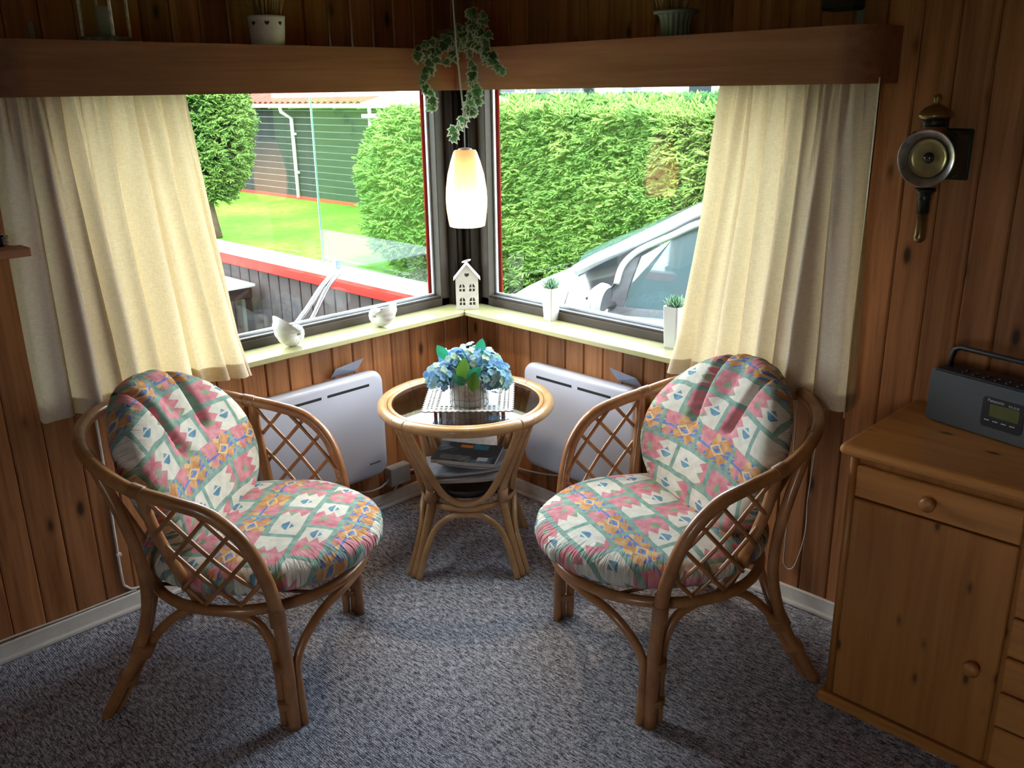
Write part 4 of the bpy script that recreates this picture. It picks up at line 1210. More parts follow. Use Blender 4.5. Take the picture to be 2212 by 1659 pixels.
MB().lathe([(0,.014), (.022,.014), (.022,.090), (0,.092)], 20).build('candle', simple('candle_wax', (.40,.36,.33), .5), ln)
# small metal fixing plates for the pelmet
for (x, y, rz, w_, z1, lab) in ((-1.53, -.012, 0, .016, 1.792, 'small rounded grey fixing plate on the wall above the left end of the pelmet'), (-.012, -1.585, R(90), .016, 1.83, 'narrow pale fixing strip on the wall above the right end of the pelmet')):
    m = plate([(px, pz) for px, pz in rrect(-w_/2, w_/2, 0, z1-1.71, .0075, 5)], [], .003)
    o = m.build('fixing_plate', simple('zinc', (.26,.29,.25), .5, .4)); o.location = (x, y, 1.71); o.rotation_euler = (0,0,rz if x < -1 else R(-90)); tag(o, lab, 'bracket')
pc = MB().tube([(-1.648,-.012,PZ1-.02), (-1.648,-.012,1.80), (-1.648,-.012,H)], .0055, 8).build('wall_conduit', M_white); tag(pc, 'white cable conduit running up the wall at the upper left corner', 'cable')
sp_ = thing('wall_speaker', 'small dark box hanging on the wall above the right end of the pelmet', 'speaker', (-.045, -1.55, 1.80))
MB().cbox(-.035,.038,-.045,.045,-.018,.16,.006).build('speaker_case', simple('black_green_plastic', (.018,.022,.018), .6), sp_)
MB().cbox(-.038,-.0355,-.036,.036,-.008,.15,.001).build('speaker_grille', M_black, sp_)

# ================================================================ TRAILING IVY
iv = thing('trailing_ivy', 'variegated ivy trailing down from the pelmet corner in front of the corner post', 'plant', (-.235, -.235, PZ1))
k = N('ivy_leaf'); at = k.n('ShaderNodeAttribute'); at.attribute_name = 'pat'; sp = k.n('ShaderNodeSeparateXYZ'); k.t.links.new(at.outputs['Vector'], sp.inputs[0])
f = k.noise(k.coord('Object'), 70, 2); e_ = k.m_('ADD', sp.outputs[0], k.m_('MULTIPLY', k.m_('SUBTRACT', f, .5), .5))
oi = k.n('ShaderNodeObjectInfo')
gc = k.ramp(oi.outputs['Random'], [(0,(.03,.10,.03)), (.6,(.06,.17,.05)), (1,(.10,.26,.09))])
c = k.mix(k.ramp(e_, [(.66,(0,0,0)), (.84,(1,1,1))]), gc, (.50,.52,.38))
b_ = k.n('ShaderNodeBsdfPrincipled'); k.put(b_.inputs['Base Color'], c); b_.inputs['Roughness'].default_value = .5
tl = k.n('ShaderNodeBsdfTranslucent'); k.put(tl.inputs[0], c); mx = k.n('ShaderNodeMixShader'); mx.inputs[0].default_value = .45
k.t.links.new(b_.outputs[0], mx.inputs[1]); k.t.links.new(tl.outputs[0], mx.inputs[2]); k.t.links.new(mx.outputs[0], k.out.inputs[0]); M_ivy = k.m
def ivy_leaf():
    out_ = [(0,-.02), (.30,-.12), (.62,.10), (.42,.30), (.50,.62), (.22,.58), (0,1.05), (-.22,.58), (-.50,.62), (-.42,.30), (-.62,.10), (-.30,-.12)]
    L = .030; m = MB(); c_ = (0,.32)
    n = len(out_); pts = [(c_[0]*L, c_[1]*L, .003)]
    for f_ in (.55, .82, 1.0):
        for x, y in out_: pts.append(((c_[0]+(x-c_[0])*f_)*L, (c_[1]+(y-c_[1])*f_)*L, .003*(1-f_*f_) - .006*f_*abs(x)))
    fs = [(0,1+i,1+(i+1)%n) for i in range(n)]
    for r_ in range(2): fs += [(1+r_*n+i, 1+(r_+1)*n+i, 1+(r_+1)*n+(i+1)%n, 1+r_*n+(i+1)%n) for i in range(n)]
    m.add(pts, fs); m.uv[0] = (0,0)
    for r_, v_ in enumerate((.55,.82,1.0)):
        for i in range(n): m.uv[1+r_*n+i] = (v_, 0)
    return m.mesh('ivy_leaf', M_ivy)
IVM = ivy_leaf(); M_stem = simple('ivy_stem', (.12,.16,.05), .6)
def ivp(px, py, dep=0.0):       # lateral / height offsets in the plane facing the room's middle
    dep -= abs((px-982)/640.)*1.05
    return vr*((px-982)/640.) + Vector((0,0,(195-py)/655.+1.600-PZ1)) + vf*dep
strands = [([(990,85), (972,100), (950,112), (940,135), (922,160), (925,185), (932,215), (938,228)], 20, 0),
           ([(985,80), (960,85), (935,88), (918,100), (908,118)], 11, .02), ([(975,92), (985,115), (965,130)], 6, -.01),
           ([(1000,78), (985,70), (970,78), (965,95)], 7, 0), ([(1010,85), (1022,105), (1026,140), (1029,165), (1026,190), (1020,215), (1012,235), (998,255), (985,275), (974,298)], 26, -.01),
           ([(1026,175), (1038,205), (1040,218)], 5, -.01), ([(1020,205), (1024,230), (1028,242)], 6, -.015),
           ([(1025,60), (1045,68), (1058,85), (1062,105), (1070,122), (1082,140), (1092,156)], 18, 0), ([(1015,90), (1035,100), (1055,110), (1052,130)], 9, -.01),
           ([(1020,75), (1030,50), (1025,32), (1024,25)], 8, .02), ([(1035,70), (1048,45), (1055,35)], 6, .02), ([(1000,85), (1010,100), (1000,95)], 6, 0),
           ([(1003,72), (1030,80), (1060,75)], 9, 0), ([(950,100), (930,110), (925,118)], 5, .01), ([(1005,60), (1020,62), (1045,60)], 7, .02)]
lr = random.Random(21)
for pts, nl, dp in strands:
    P = catmull([ivp(x, y, dp + .008*math.sin(i*1.7)) for i, (x, y) in enumerate(pts)], 5)
    MB().tube(P, .0011, 5).build('stem', M_stem, iv)
    for i in range(nl):
        p = P[min(len(P)-1, int((i+.5)/nl*len(P)))]
        az = lr.uniform(-1.0, 1.0); ty = (Vector((0,0,-1)) + vr*az*1.3 - vf*lr.uniform(-.1,.5)).normalized()
        tz = (-vf + vr*lr.uniform(-.6,.6) + Vector((0,0,lr.uniform(-.1,.6)))).normalized(); tx = ty.cross(tz).normalized(); tz = tx.cross(ty)
        s_ = lr.uniform(.75, 1.45)
        link('leaf', IVM, iv, 0, p + tx*lr.uniform(-.006,.006), Matrix((tx, ty, tz)).transposed().to_euler(), (s_,)*3)
MB().lathe([(0,0), (.05,0), (.06,.07), (.055,.07), (.045,.01), (0,.01)], 24).build('ivy_pot', M_dist, iv, 0, Vector((.075,.075,-.004)))

# ================================================================ CARRIAGE LAMP ON THE WALL
cl = thing('carriage_lamp', 'old brass and black carriage lamp with round glass hanging on the right wall', 'wall lamp', (0, -1.822, 1.405), R(90))
# local: +x along -? wall ; after the turn local -y... build facing local +y -> world -x
M_brass = simple('aged_brass', (.30,.21,.09), .35, .85, .25, 40); M_lblack = simple('black_lacquer', (.012,.014,.012), .35)
M_chrome = simple('worn_nickel', (.36,.33,.30), .28, .85, .2, 50); M_reflect = simple('ribbed_reflector', (.42,.34,.16), .3, .7, .25, 30, .3)
def LM(y, rx=R(-90)): return Matrix.Translation((-.016, y, .018)) @ Matrix.Rotation(rx, 4, 'X')
lt_ = bpy.data.objects.new('x', None)
m = MB(); m.cbox(-.075,.040, .008,.100, -.030,.080,.008); m.build('lamp_body', M_lblack, cl)
m = MB(); m.cbox(-.082,.045,.0,.012,-.040,.085,.003); m.build('wall_plate', M_lblack, cl)
m = MB(); m.lathe([(.046,-.002), (.0475,.001), (.067,.018), (.0695,.0185), (.0695,.016), (.049,-.002), (.046,-.006)], 48, LM(.105)); m.build('flared_bezel', M_chrome, cl)
m = MB(); m.lathe([(0,.000), (.012,.0010), (.016,.0002), (.021,.0014), (.026,.0006), (.031,.0022), (.037,.0022), (.042,.004), (.0465,.008)], 48, LM(.101)); m.build('reflector', M_reflect, cl)
m = MB(); m.lathe([(0,.010), (.008,.009), (.012,.006), (.0135,.001)], 24, LM(.102)); m.build('bull_eye', simple('dark_lens', (.03,.025,.03), .1), cl)
m = MB(); m.lathe([(0,.012), (.03,.010), (.046,.006)], 40, LM(.106)); m.build('front_glass', M_glass, cl)
m = MB(); m.lathe([(0,0), (.034,0), (.030,.012), (.026,.02), (.026,.036), (.040,.040), (.041,.047), (.034,.056), (.026,.064), (.014,.070), (.008,.072), (.008,.078), (.0105,.084), (.009,.093), (0,.097)], 28, Matrix.Translation((0,.05,.072))); m.build('chimney', M_brass, cl)
m = MB(); m.lathe([(.0265,.018), (.029,.02), (.029,.037), (.0265,.038)], 28, Matrix.Translation((0,.05,.072))); m.build('chimney_band', M_lblack, cl)
m = MB(); m.lathe([(0,0), (.024,0), (.026,-.006), (.018,-.012), (.0145,-.022), (.017,-.026), (.0145,-.030), (.0150,-.062), (0,-.062)], 24, Matrix.Translation((0,.055,-.060))); m.build('socket_tube', M_lblack, cl)
m = MB(); m.lathe([(0,0), (.0125,0), (.0125,-.056), (.0145,-.060), (.013,-.070), (.006,-.076), (0,-.077)], 24, Matrix.Translation((0,.055,-.122))); m.build('candle_tube', M_brass, cl)
bpy.data.objects.remove(lt_)

# ================================================================ PINE DRESSER
DX, DY = -.43, -1.87            # front plane and left side
DR = -3.05                       # right end, out of view
dr = thing('pine_dresser', 'knotty pine dresser with drawers and doors standing against the right wall', 'dresser', (0, DY, 0))
def dbox(name, x0, x1, y0, y1, z0, z1, mat, c=.002, parent=None):
    return MB().cbox(x0, x1, y0-DY, y1-DY, z0, z1, c).build(name, mat, parent or dr)
dbox('carcass', DX+.006, -.02, DR, DY-.004, .06, .742, M_pine_z, .002)
# top with rounded nose
def top_sec(mb, y):
    xs_ = [(-.012,.742), (DX-.010,.742)] + [(DX-.012-.0145*math.cos(a), .7565+.0145*math.sin(a)) for a in [R(d) for d in (-90,-60,-30,0,30,60,90)]] + [(-.012,.771)]
    return [(x, y-DY, z) for x, z in xs_]
m = MB(); A = top_sec(m, DY+.026); 
# chamfer nose also at the left end by shrinking rings
rings = []
for d, ins in ((.026,.010), (.0245,.005), (.020,.0015), (.014,0), (DR-DY, 0)):
    zc_ = .7565; rings.append([(min(-.012, x + (ins if x < DX+.01 else 0)), (DY+d)-DY, zc_+(z-zc_)*(1-ins/.0145)) for x, _, z in A])
n = len(A); m.add([p for r_ in rings for p in r_], [(j*n+i, (j+1)*n+i, (j+1)*n+(i+1)%n, j*n+(i+1)%n) for j in range(len(rings)-1) for i in range(n)] + [tuple(range(n)), tuple((len(rings)-1)*n+i for i in range(n))[::-1]], True)
for i in range(len(m.sm)): m.sm[i] = False
m.build('dresser_top', M_pine_y, dr)
# plinth
dbox('plinth', DX-.022, -.012, DR, DY+.020, .030, .062, M_pine_y, .008)
dbox('plinth_foot', DX+.02, -.03, DR, DY-.02, 0, .031, M_pine_y, .002)
# rounded corner column
m = MB(); m.tube([(DX+.002, -.006, .062), (DX+.002, -.006, .742)], .0105, 14); m.build('corner_column', M_pine_z, dr)
# columns of fronts
def knob(x, y, z, parent):
    m = MB(); m.lathe([(0,0), (.010,0), (.0085,.008), (.012,.014), (.0175,.020), (.0180,.026), (.013,.031), (0,.033)], 24, Matrix.Translation((x, y-DY, z)) @ Matrix.Rotation(R(-90), 4, 'Y')); return m.build('knob', M_pine_z, parent)
d1 = dbox('drawer', DX-.012, DX+.004, -2.262, -1.889, .640, .722, M_pine_y, .003); knob(DX-.012, -2.068, .683, d1)
dd = dbox('door', DX-.012, DX+.004, -2.262, -1.889, .068, .634, M_pine_z, .003); knob(DX-.012, -2.215, .313, dd)
zz = [(.640,.722), (.470,.634), (.280,.464), (.182,.274), (.068,.176)]
zz = [(.640,.722), (.470,.634), (.368,.464), (.274,.362), (.180,.268), (.068,.174)]
for z0, z1 in zz:
    d_ = dbox('drawer', DX-.012, DX+.004, -2.655, -2.274, z0, z1, M_pine_y, .003); knob(DX-.012, -2.465, (z0+z1)/2, d_)
d1 = dbox('drawer', DX-.012, DX+.004, -3.04, -2.667, .640, .722, M_pine_y, .003); knob(DX-.012, -2.85, .683, d1)
dd = dbox('door', DX-.012, DX+.004, -3.04, -2.667, .068, .634, M_pine_z, .003); knob(DX-.012, -2.70, .313, dd)

# ================================================================ RADIO
ra = thing('portable_radio', 'grey and black portable radio with carrying handle and small display on the pine dresser', 'radio', (-.145, -1.925, .771), math.atan2(-.059, -.254)+PI)
# local: x along the front (0 = left corner as seen), front faces local... direction from left to right in view
ra.rotation_euler = (0, 0, math.atan2(-.254, -.059))
# local +x -> to the right in view ; local -y -> away from viewer?  (x,y right-handed: y = z cross x)
yb = 1      # behind the front is +y in local space
M_rg = simple('radio_grey', (.068,.074,.080), .5, .1, .04, 200); M_rb = simple('radio_black', (.015,.016,.018), .42)
W_, Hh, Dd = .315, .140, .085
m = MB()
pr = rrect(0, W_, 0, Hh, .014, 6)
def ext(prof, y0, y1): return [(x, y0, z) for x, z in prof], [(x, y1, z) for x, z in prof]
a_, b__ = ext(pr, .006, Dd); n = len(pr)
m.add(a_+b__, [(i, n+i, n+(i+1)%n, (i+1)%n) for i in range(n)] + [tuple(range(n)), tuple(n+i for i in range(n))[::-1]], False)
m.build('radio_body', M_rb, ra, .002)
m = MB(); pr2 = rrect(.003, W_-.003, .004, Hh-.004, .012, 6); a_, b__ = ext(pr2, -.001, .007); n = len(pr2)
m.add(a_+b__, [(i, n+i, n+(i+1)%n, (i+1)%n) for i in range(n)] + [tuple(range(n)), tuple(n+i for i in range(n))[::-1]], False)
m.build('front_panel', M_rg, ra, .001)
m = MB(); pr3 = rrect(.148, .250, .030, .106, .010, 6); a_, b__ = ext(pr3, -.0022, .002); n = len(pr3)
m.add(a_+b__, [(i, n+i, n+(i+1)%n, (i+1)%n) for i in range(n)] + [tuple(range(n)), tuple(n+i for i in range(n))[::-1]], False)
dsp = m.build('display_panel', M_rb, ra)
MB().box(.168,.240,-.0028,-.0020,.058,.090).build('lcd', simple('lcd_green', (.085,.095,.035), .25), dsp)
MB().tube([(.022,.05,Hh-.004), (.020,.052,Hh+.022), (.026,.053,Hh+.044), (.040,.053,Hh+.052), (W_-.040,.053,Hh+.052), (W_-.026,.053,Hh+.044), (W_-.020,.052,Hh+.022), (W_-.022,.05,Hh-.004)], .0068, 8).build('carry_handle', M_rb, ra)
for i in range(7):
    for j in range(2):
        m = MB(); m.lathe([(0,.0035), (.0045,.0030), (.006,0)], 12, Matrix.Translation((.075+.028*i, .024+.018*j, Hh))); m.build('button', M_rb, ra)
m = MB(); m.tube([(-.002,.070,.100), (-.030,.090,.108)], .003, 7); m.tube([(-.002,.070,.100), (-.012,.074,.098)], .006, 8); m.build('antenna_tip', M_chrome, ra)
def text(s_, size, loc, mat, parent, rx, rz=0.0):
    cu = bpy.data.curves.new('lettering', 'FONT'); cu.body = s_; cu.size = size; cu.extrude = .0002
    o = bpy.data.objects.new('t', cu); COL.objects.link(o)
    dg = bpy.context.evaluated_depsgraph_get(); me = bpy.data.meshes.new_from_object(o.evaluated_get(dg))
    bpy.data.objects.remove(o); me.materials.clear(); me.materials.append(mat)
    return link('lettering', me, parent, 0, loc, (rx, 0, rz))
M_txt = simple('pale_print', (.45,.45,.45), .5)
text('Panasonic', .0105, (.160, -.0030, .0945), M_txt, dsp, R(90))
text('RX-D10', .0075, (.212, -.0030, .0925), M_txt, dsp, R(90))
for i in range(4): MB().box(.158+.021*i, .170+.021*i, -.0030, -.0022, .0465, .0485).build('marking', M_txt, dsp)

# ================================================================ LITTLE SHELF, FAR LEFT
sh = thing('small_shelf', 'short wooden wall shelf at the left edge beside the curtain', 'shelf', (-1.99, 0, 1.225))
MB().cbox(-.30, .30, -.215, -.006, -.014, .008, .002).build('shelf_board', M_pelmet_x, sh)
gl_ = thing('sunglasses', 'dark folded sunglasses with shiny hinges lying on the little shelf', 'sunglasses', (-1.80, -.175, 1.233), R(6))
m = MB()
for x in (-.035, .035): m.grid(lambda u, t: (x+.027*(2*u-1)*(1-.2*t), .006*math.cos(2*(2*u-1)), .003+.034*t), 8, 4)
m.build('lens', simple('dark_lens_glass', (.01,.01,.012), .05), gl_)
m = MB(); m.tube([(-.066,.002,.034), (-.035,.006,.038), (0,.007,.034), (.035,.006,.038), (.066,.002,.034)], .003, 6)
m.tube([(-.066,.002,.030), (-.055,.02,.024), (.03,.03,.008), (.06,.032,.004)], .0024, 6); m.tube([(.066,.002,.030), (.055,.016,.028), (-.03,.024,.012), (-.06,.026,.006)], .0024, 6)
m.build('frame', M_black, gl_)
m = MB(); m.cbox(.060,.074,-.003,.005,.010,.016,.001); m.cbox(.062,.073,-.003,.005,.018,.024,.001); m.cbox(.064,.076,-.003,.005,.026,.032,.001); m.build('silver_hinge', M_chrome, gl_)
bt = thing('phone_case', 'black glossy case at the left end of the little shelf', 'case', (-1.93, -.165, 1.233))
MB().cbox(-.055,.055,-.035,.035,0,.020,.004).build('case_shell', simple('gloss_black', (.01,.01,.01), .08), bt)

# ================================================================ OUTDOORS
import numpy as np
GZ = -0.60
k = N('lawn'); v = k.coord('Object'); f1 = k.noise(k.coord('Object', (1,1,1)), .55, 3); f2 = k.noise(v, 7, 5, .7); f3 = k.noise(v, 55, 2, .6)
f = k.m_('ADD', k.m_('MULTIPLY', f1, .45), k.m_('ADD', k.m_('MULTIPLY', f2, .35), k.m_('MULTIPLY', f3, .20)))
c = k.ramp(f, [(.38, (.030,.095,.007)), (.5, (.058,.140,.012)), (.60, (.105,.165,.024))]); k.pbr(c, .9, 0, k.bump(f3, .6, .03), .05); M_lawn = k.m
m = MB(); m.box(-400, 400, .35, 400, GZ-.3, GZ); m.box(.35, 400, -400, .35, GZ-.3, GZ); m.box(-400, .35, -400, -5.3, GZ-.3, GZ); m.box(-400, -5.2, -5.3, .35, GZ-.3, GZ); lo = m.build('lawn', M_lawn); tag(lo, 'bright green mown lawn outside the windows', 'lawn'); lo['kind'] = 'structure'
# eaves over the windows
mb = MB(); mb.box(-5.2, .42, -5.3, .42, H+.12, H+.18); struct(mb.build('roof', M_black))

def scatter(name, tmpl, T, mat, parent=None):
    """tmpl: list of (verts Nx3, faces Mx3); T: list of (index, 3x3, origin)"""
    V = []; F = []; off = 0
    for ti, A, o in T:
        tv, tf = tmpl[ti]; V.append(tv @ A.T + o); F.append(tf + off); off += len(tv)
    V = np.concatenate(V); F = np.concatenate(F)
    me = bpy.data.meshes.new(name); me.vertices.add(len(V)); me.vertices.foreach_set('co', V.ravel().astype(np.float32))
    me.loops.add(len(F)*3); me.loops.foreach_set('vertex_index', F.ravel().astype(np.int32))
    me.polygons.add(len(F)); me.polygons.foreach_set('loop_start', np.arange(0, len(F)*3, 3, dtype=np.int32)); me.polygons.foreach_set('loop_total', np.full(len(F), 3, dtype=np.int32))
    me.update(calc_edges=True); me.materials.append(mat)
    o = link(name, me, parent); return o
rs = np.random.RandomState(5)
def sprig(seed, nfing=7, L=1.0, wid=.075):
    r_ = random.Random(seed); V = []; F = []
    def finger(p, d, l, w_):
        d = Vector(d).normalized(); a = d.orthogonal().normalized(); b = d.cross(a); p = Vector(p); b0 = len(V)
        for t, s in ((0, .7), (.55, 1.0)):
            for q in range(4):
                an = q*PI/2; V.append(tuple(p + d*(l*t) + a*(math.cos(an)*w_*s) + b*(math.sin(an)*w_*s)))
        V.append(tuple(p + d*l))
        for q in range(4):
            q2 = (q+1) % 4; F.append((b0+q, b0+q2, b0+4+q2)); F.append((b0+q, b0+4+q2, b0+4+q)); F.append((b0+4+q, b0+4+q2, b0+8))
    finger((0,0,0), (0,r_.uniform(-.1,.1),1), L, wid)
    for i in range(nfing-1):
        t = .12 + .75*i/(nfing-1); sd = 1 if i % 2 else -1; l = L*(.55*(1-t)+.22)
        finger((0,0,L*t), (sd*r_.uniform(.6,1.0), r_.uniform(-.35,.35), r_.uniform(.7,1.0)), l, wid*.8)
    return np.array(V), np.array(F)
SPR = [sprig(i) for i in range(5)]
def orient(d, roll_, s):
    d = d/np.linalg.norm(d); a = np.cross(d, [0,0,1.0]); a = a/(np.linalg.norm(a)+1e-9); b = np.cross(d, a)
    x = a*math.cos(roll_) + b*math.sin(roll_); y = np.cross(d, x); return np.stack([x, y, d], axis=1)*s
def spruce_mat(name, stops):
    k = N(name); v = k.coord('Object'); f1 = k.noise(v, 2.2, 3, .6); f2 = k.noise(v, 28, 3, .6)
    f = k.m_('ADD', k.m_('MULTIPLY', f1, .4), k.m_('MULTIPLY', f2, .6)); c = k.ramp(f, stops)
    b = k.n('ShaderNodeBsdfPrincipled'); k.put(b.inputs['Base Color'], c); b.inputs['Roughness'].default_value = .7; b.inputs['Specular IOR Level'].default_value = .12
    tl = k.n('ShaderNodeBsdfTranslucent'); k.put(tl.inputs[0], c); mx = k.n('ShaderNodeMixShader'); mx.inputs[0].default_value = .25
    k.t.links.new(b.outputs[0], mx.inputs[1]); k.t.links.new(tl.outputs[0], mx.inputs[2]); k.t.links.new(mx.outputs[0], k.out.inputs[0]); return k.m
M_spr = spruce_mat('spruce_needles', [(.33, (.03,.09,.02)), (.5, (.11,.22,.045)), (.68, (.27,.38,.09))])
M_spr2 = spruce_mat('dark_spruce_needles', [(.35, (.025,.09,.025)), (.5, (.05,.15,.04)), (.65, (.11,.23,.06))])
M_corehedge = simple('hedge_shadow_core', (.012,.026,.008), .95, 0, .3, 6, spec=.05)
M_trunk = simple('spruce_bark', (.10,.06,.04), .9, 0, .3, 12, .4)

# near hedge, x 4.2 .. 5.6, y 6.2 .. -4
hx0, hx1, hy0, hy1, hzt = 4.25, 5.6, -4.0, 5.35, 1.36
hedge = thing('spruce_hedge', 'tall bright green clipped spruce hedge running behind the white car', 'hedge', (4.9, 2, GZ))
def hb(y, z): return .16*mnoise.noise(Vector((y*.8, z*.9, 3.1))) + .08*mnoise.noise(Vector((y*2.6, z*2.6, 7.7)))
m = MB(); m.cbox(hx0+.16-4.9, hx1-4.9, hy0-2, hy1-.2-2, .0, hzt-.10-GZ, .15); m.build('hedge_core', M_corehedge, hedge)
T = []
for i in range(9500):
    y = rs.uniform(-.6, hy1); z = rs.uniform(GZ+.05, hzt); n_ = np.array([-1.0, 0, .15])
    p = np.array([hx0 + .06 - 1.3*hb(y, z) + .14*rs.rand(), y, z])
    if y > hy1-.5: p[0] += .9*((y-(hy1-.5))/.5)**2*.5
    d = n_ + np.array([0, rs.uniform(-.9, .9), rs.uniform(-.75, .55)]); s = rs.uniform(.10, .20)
    T.append((rs.randint(5), orient(d, rs.uniform(-.6,.6), s), p - np.array([4.9, 2, GZ])))
for i in range(3200):
    y = rs.uniform(-.6, hy1); x = rs.uniform(hx0, hx1); z = hzt-.04 + .06*mnoise.noise(Vector((x*2, y*1.2, 0)))
    d = np.array([rs.uniform(-.9,.4), rs.uniform(-.8,.8), rs.uniform(.4,1.2)]); s = rs.uniform(.08,.16)*(1.9 if rs.rand() < .05 else 1)
    T.append((rs.randint(5), orient(d, rs.uniform(-3,3), s), np.array([x, y, z]) - np.array([4.9, 2, GZ])))
for i in range(2400):
    x = rs.uniform(hx0+.1, hx1); z = rs.uniform(GZ+.05, hzt); p = np.array([x, hy1-.15+.12*rs.rand()-.25*max(0,(x-5.2)), z])
    d = np.array([rs.uniform(-.9,.6), 1.0, rs.uniform(-.7,.5)]); T.append((rs.randint(5), orient(d, rs.uniform(-1,1), rs.uniform(.09,.17)), p - np.array([4.9, 2, GZ])))
fo = scatter('foliage', SPR, T, M_spr, hedge); fo['kind'] = 'stuff'
# low clipped hedge further back
fh = thing('far_hedge', 'low clipped hedge in the distance above the spruce hedge', 'hedge', (11, 9, GZ))
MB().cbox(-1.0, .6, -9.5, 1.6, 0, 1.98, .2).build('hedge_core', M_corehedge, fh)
T = []
for i in range(3600):
    y = rs.uniform(-9.4, 1.5); u_ = rs.rand(); top = u_ < .45
    p = np.array([rs.uniform(-1.0,.5) if top else -1.0, y, 1.96 if top else rs.uniform(1.3, 1.98)])
    d = np.array([rs.uniform(-1,.2), rs.uniform(-1,1), rs.uniform(.1,1)]); T.append((rs.randint(5), orient(d, rs.uniform(-3,3), rs.uniform(.12,.22)), p))
fo = scatter('foliage', SPR, T, M_spr2, fh); fo['kind'] = 'stuff'

# column-shaped spruce seen at the left edge of the terrace window
def spruce(name, x, y, r0, z0, z1, n, label, mat, seed, trunk=True):
    root = thing(name, label, 'tree', (x, y, GZ)); rr_ = np.random.RandomState(seed); T = []
    def rad(h): return r0*(.78 + .30*math.sin(PI*min(1, (h-z0)/(z1-z0)*.9)) )*(1 - .55*max(0, ((h-z0)/(z1-z0)-.7)/.3)**2) * (.55 + .45*min(1, (h-z0)/.45))
    for i in range(n):
        a = rr_.uniform(0, 2*PI); h = rr_.uniform(z0, z1); q = 1 + .18*mnoise.noise(Vector((math.cos(a)*2.2, math.sin(a)*2.2, h*2.4+seed)))
        r_ = rad(h)*q*rr_.uniform(.82, 1.0)
        d = np.array([math.cos(a), math.sin(a), rr_.uniform(-.25, .6)]) + rr_.uniform(-.4,.4,3)
        T.append((rr_.randint(5), orient(d, rr_.uniform(-.8,.8), rr_.uniform(.12, .22)), np.array([r_*math.cos(a), r_*math.sin(a), h])))
    prof = [(.02, z0-.02)] + [(rad(z0+(z1-z0)*t)*.86, z0+(z1-z0)*t) for t in (0,.1,.2,.35,.5,.65,.8,.9,.97)] + [(.02, z1)]
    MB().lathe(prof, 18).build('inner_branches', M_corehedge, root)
    fo = scatter('foliage', SPR, T, mat, root); fo['kind'] = 'stuff'
    if trunk: MB().tube([(.02,-.03,0), (-.03,0,.5), (0,.02,1.4)], [.10,.08,.05], 8).build('trunk', M_trunk, root)
    return root
spruce('spruce_tree', 4.40, 10.9, .62, .62, 2.9, 3600, 'bushy green spruce with bare trunk at the left edge of the terrace window', M_spr, 3)
spruce('spruce_bush', 4.75, 5.95, .66, .02, 1.98, 4200, 'rounded spruce bush at the right edge of the terrace window', M_spr, 8, True)

# dark timber shed with white gutter and red roof
shd = thing('timber_shed', 'long dark boarded shed with white gutter and red tiled roof across the lawn', 'shed', (8.3, 10.9, GZ))
SH0, SHL, SHZ = 0.0, 19.0, 1.93
M_dk = simple('black_green_boards', (.016,.020,.019), .8, 0, .25, 10, spec=.08); M_dkb = simple('pale_board_joint', (.22,.25,.25), .8, spec=.1)
MB().box(.008, 5, SH0, SHL, 0, SHZ+.1).build('shed_core', M_dkb, shd)
bm1 = MB(); bm1.cbox(-.012, .014, 0, SHL, 0, .121, .003); bme = bm1.mesh('cladding_board', M_dk)
for i in range(14): link('cladding_board', bme, shd, 0, (0, 0, .075+i*.137))
MB().cbox(-.03,.0, -.02, SHL, .0,.07,.004).build('red_base_strip', M_red, shd)
MB().tube([(-.30,-.25,SHZ+.02), (-.30,SHL,SHZ+.02)], .045, 8).build('gutter', M_white, shd)
MB().cbox(-.27,-.24,-.25,SHL,SHZ+.0,SHZ+.06,.003).build('fascia_board', M_white, shd)
for i in range(24): MB().cbox(-.26,.02, .1+i*.8, .16+i*.8, SHZ-.04, SHZ+.06, .003).build('rafter_end', M_white, shd)
MB().tube([(-.30,3.62,SHZ+.0), (-.28,3.62,SHZ-.10), (-.06,3.60,SHZ-.24), (-.05,3.60,.04)], .040, 8).build('downpipe', M_white, shd)
for z in (.55,1.35): MB().cbox(-.10,-.01,3.53,3.56,z,z+.05,.003).build('pipe_clip', M_white, shd)
m = MB(); m.grid(lambda u, t: (-.34+4.5*t, -.3+(SHL+.3)*u, SHZ+.085+2.0*t+.022*math.cos(2*PI*(SHL+.3)*u/.22)), 700, 6)
ro = m.build('tiled_roof', simple('red_roof_tiles', (.30,.04,.03), .8, 0, .15, 3, spec=.05), shd)
ca = thing('white_canopy', 'white angular canopy beside the end of the dark shed', 'canopy', (7.7, 9.0, GZ))
m = MB(); m.add([(-.7,-.9,1.99),(.9,-.9,1.99),(.9,1.3,2.02),(-.7,1.3,2.02),(.1,.2,2.42)], [(0,1,4),(1,2,4),(2,3,4),(3,0,4),(3,2,1,0)], False); m.build('canopy_top', M_white, ca)
MB().cbox(-.7,.9,-.9,1.3,1.78,1.84,.004).build('canopy_shelf', M_white, ca)
for x_, y_ in ((-.6,-.8),(.8,-.8),(.8,1.2),(-.6,1.2)): MB().tube([(x_,y_,0),(x_,y_,1.99)], .03, 8).build('canopy_post', M_white, ca)

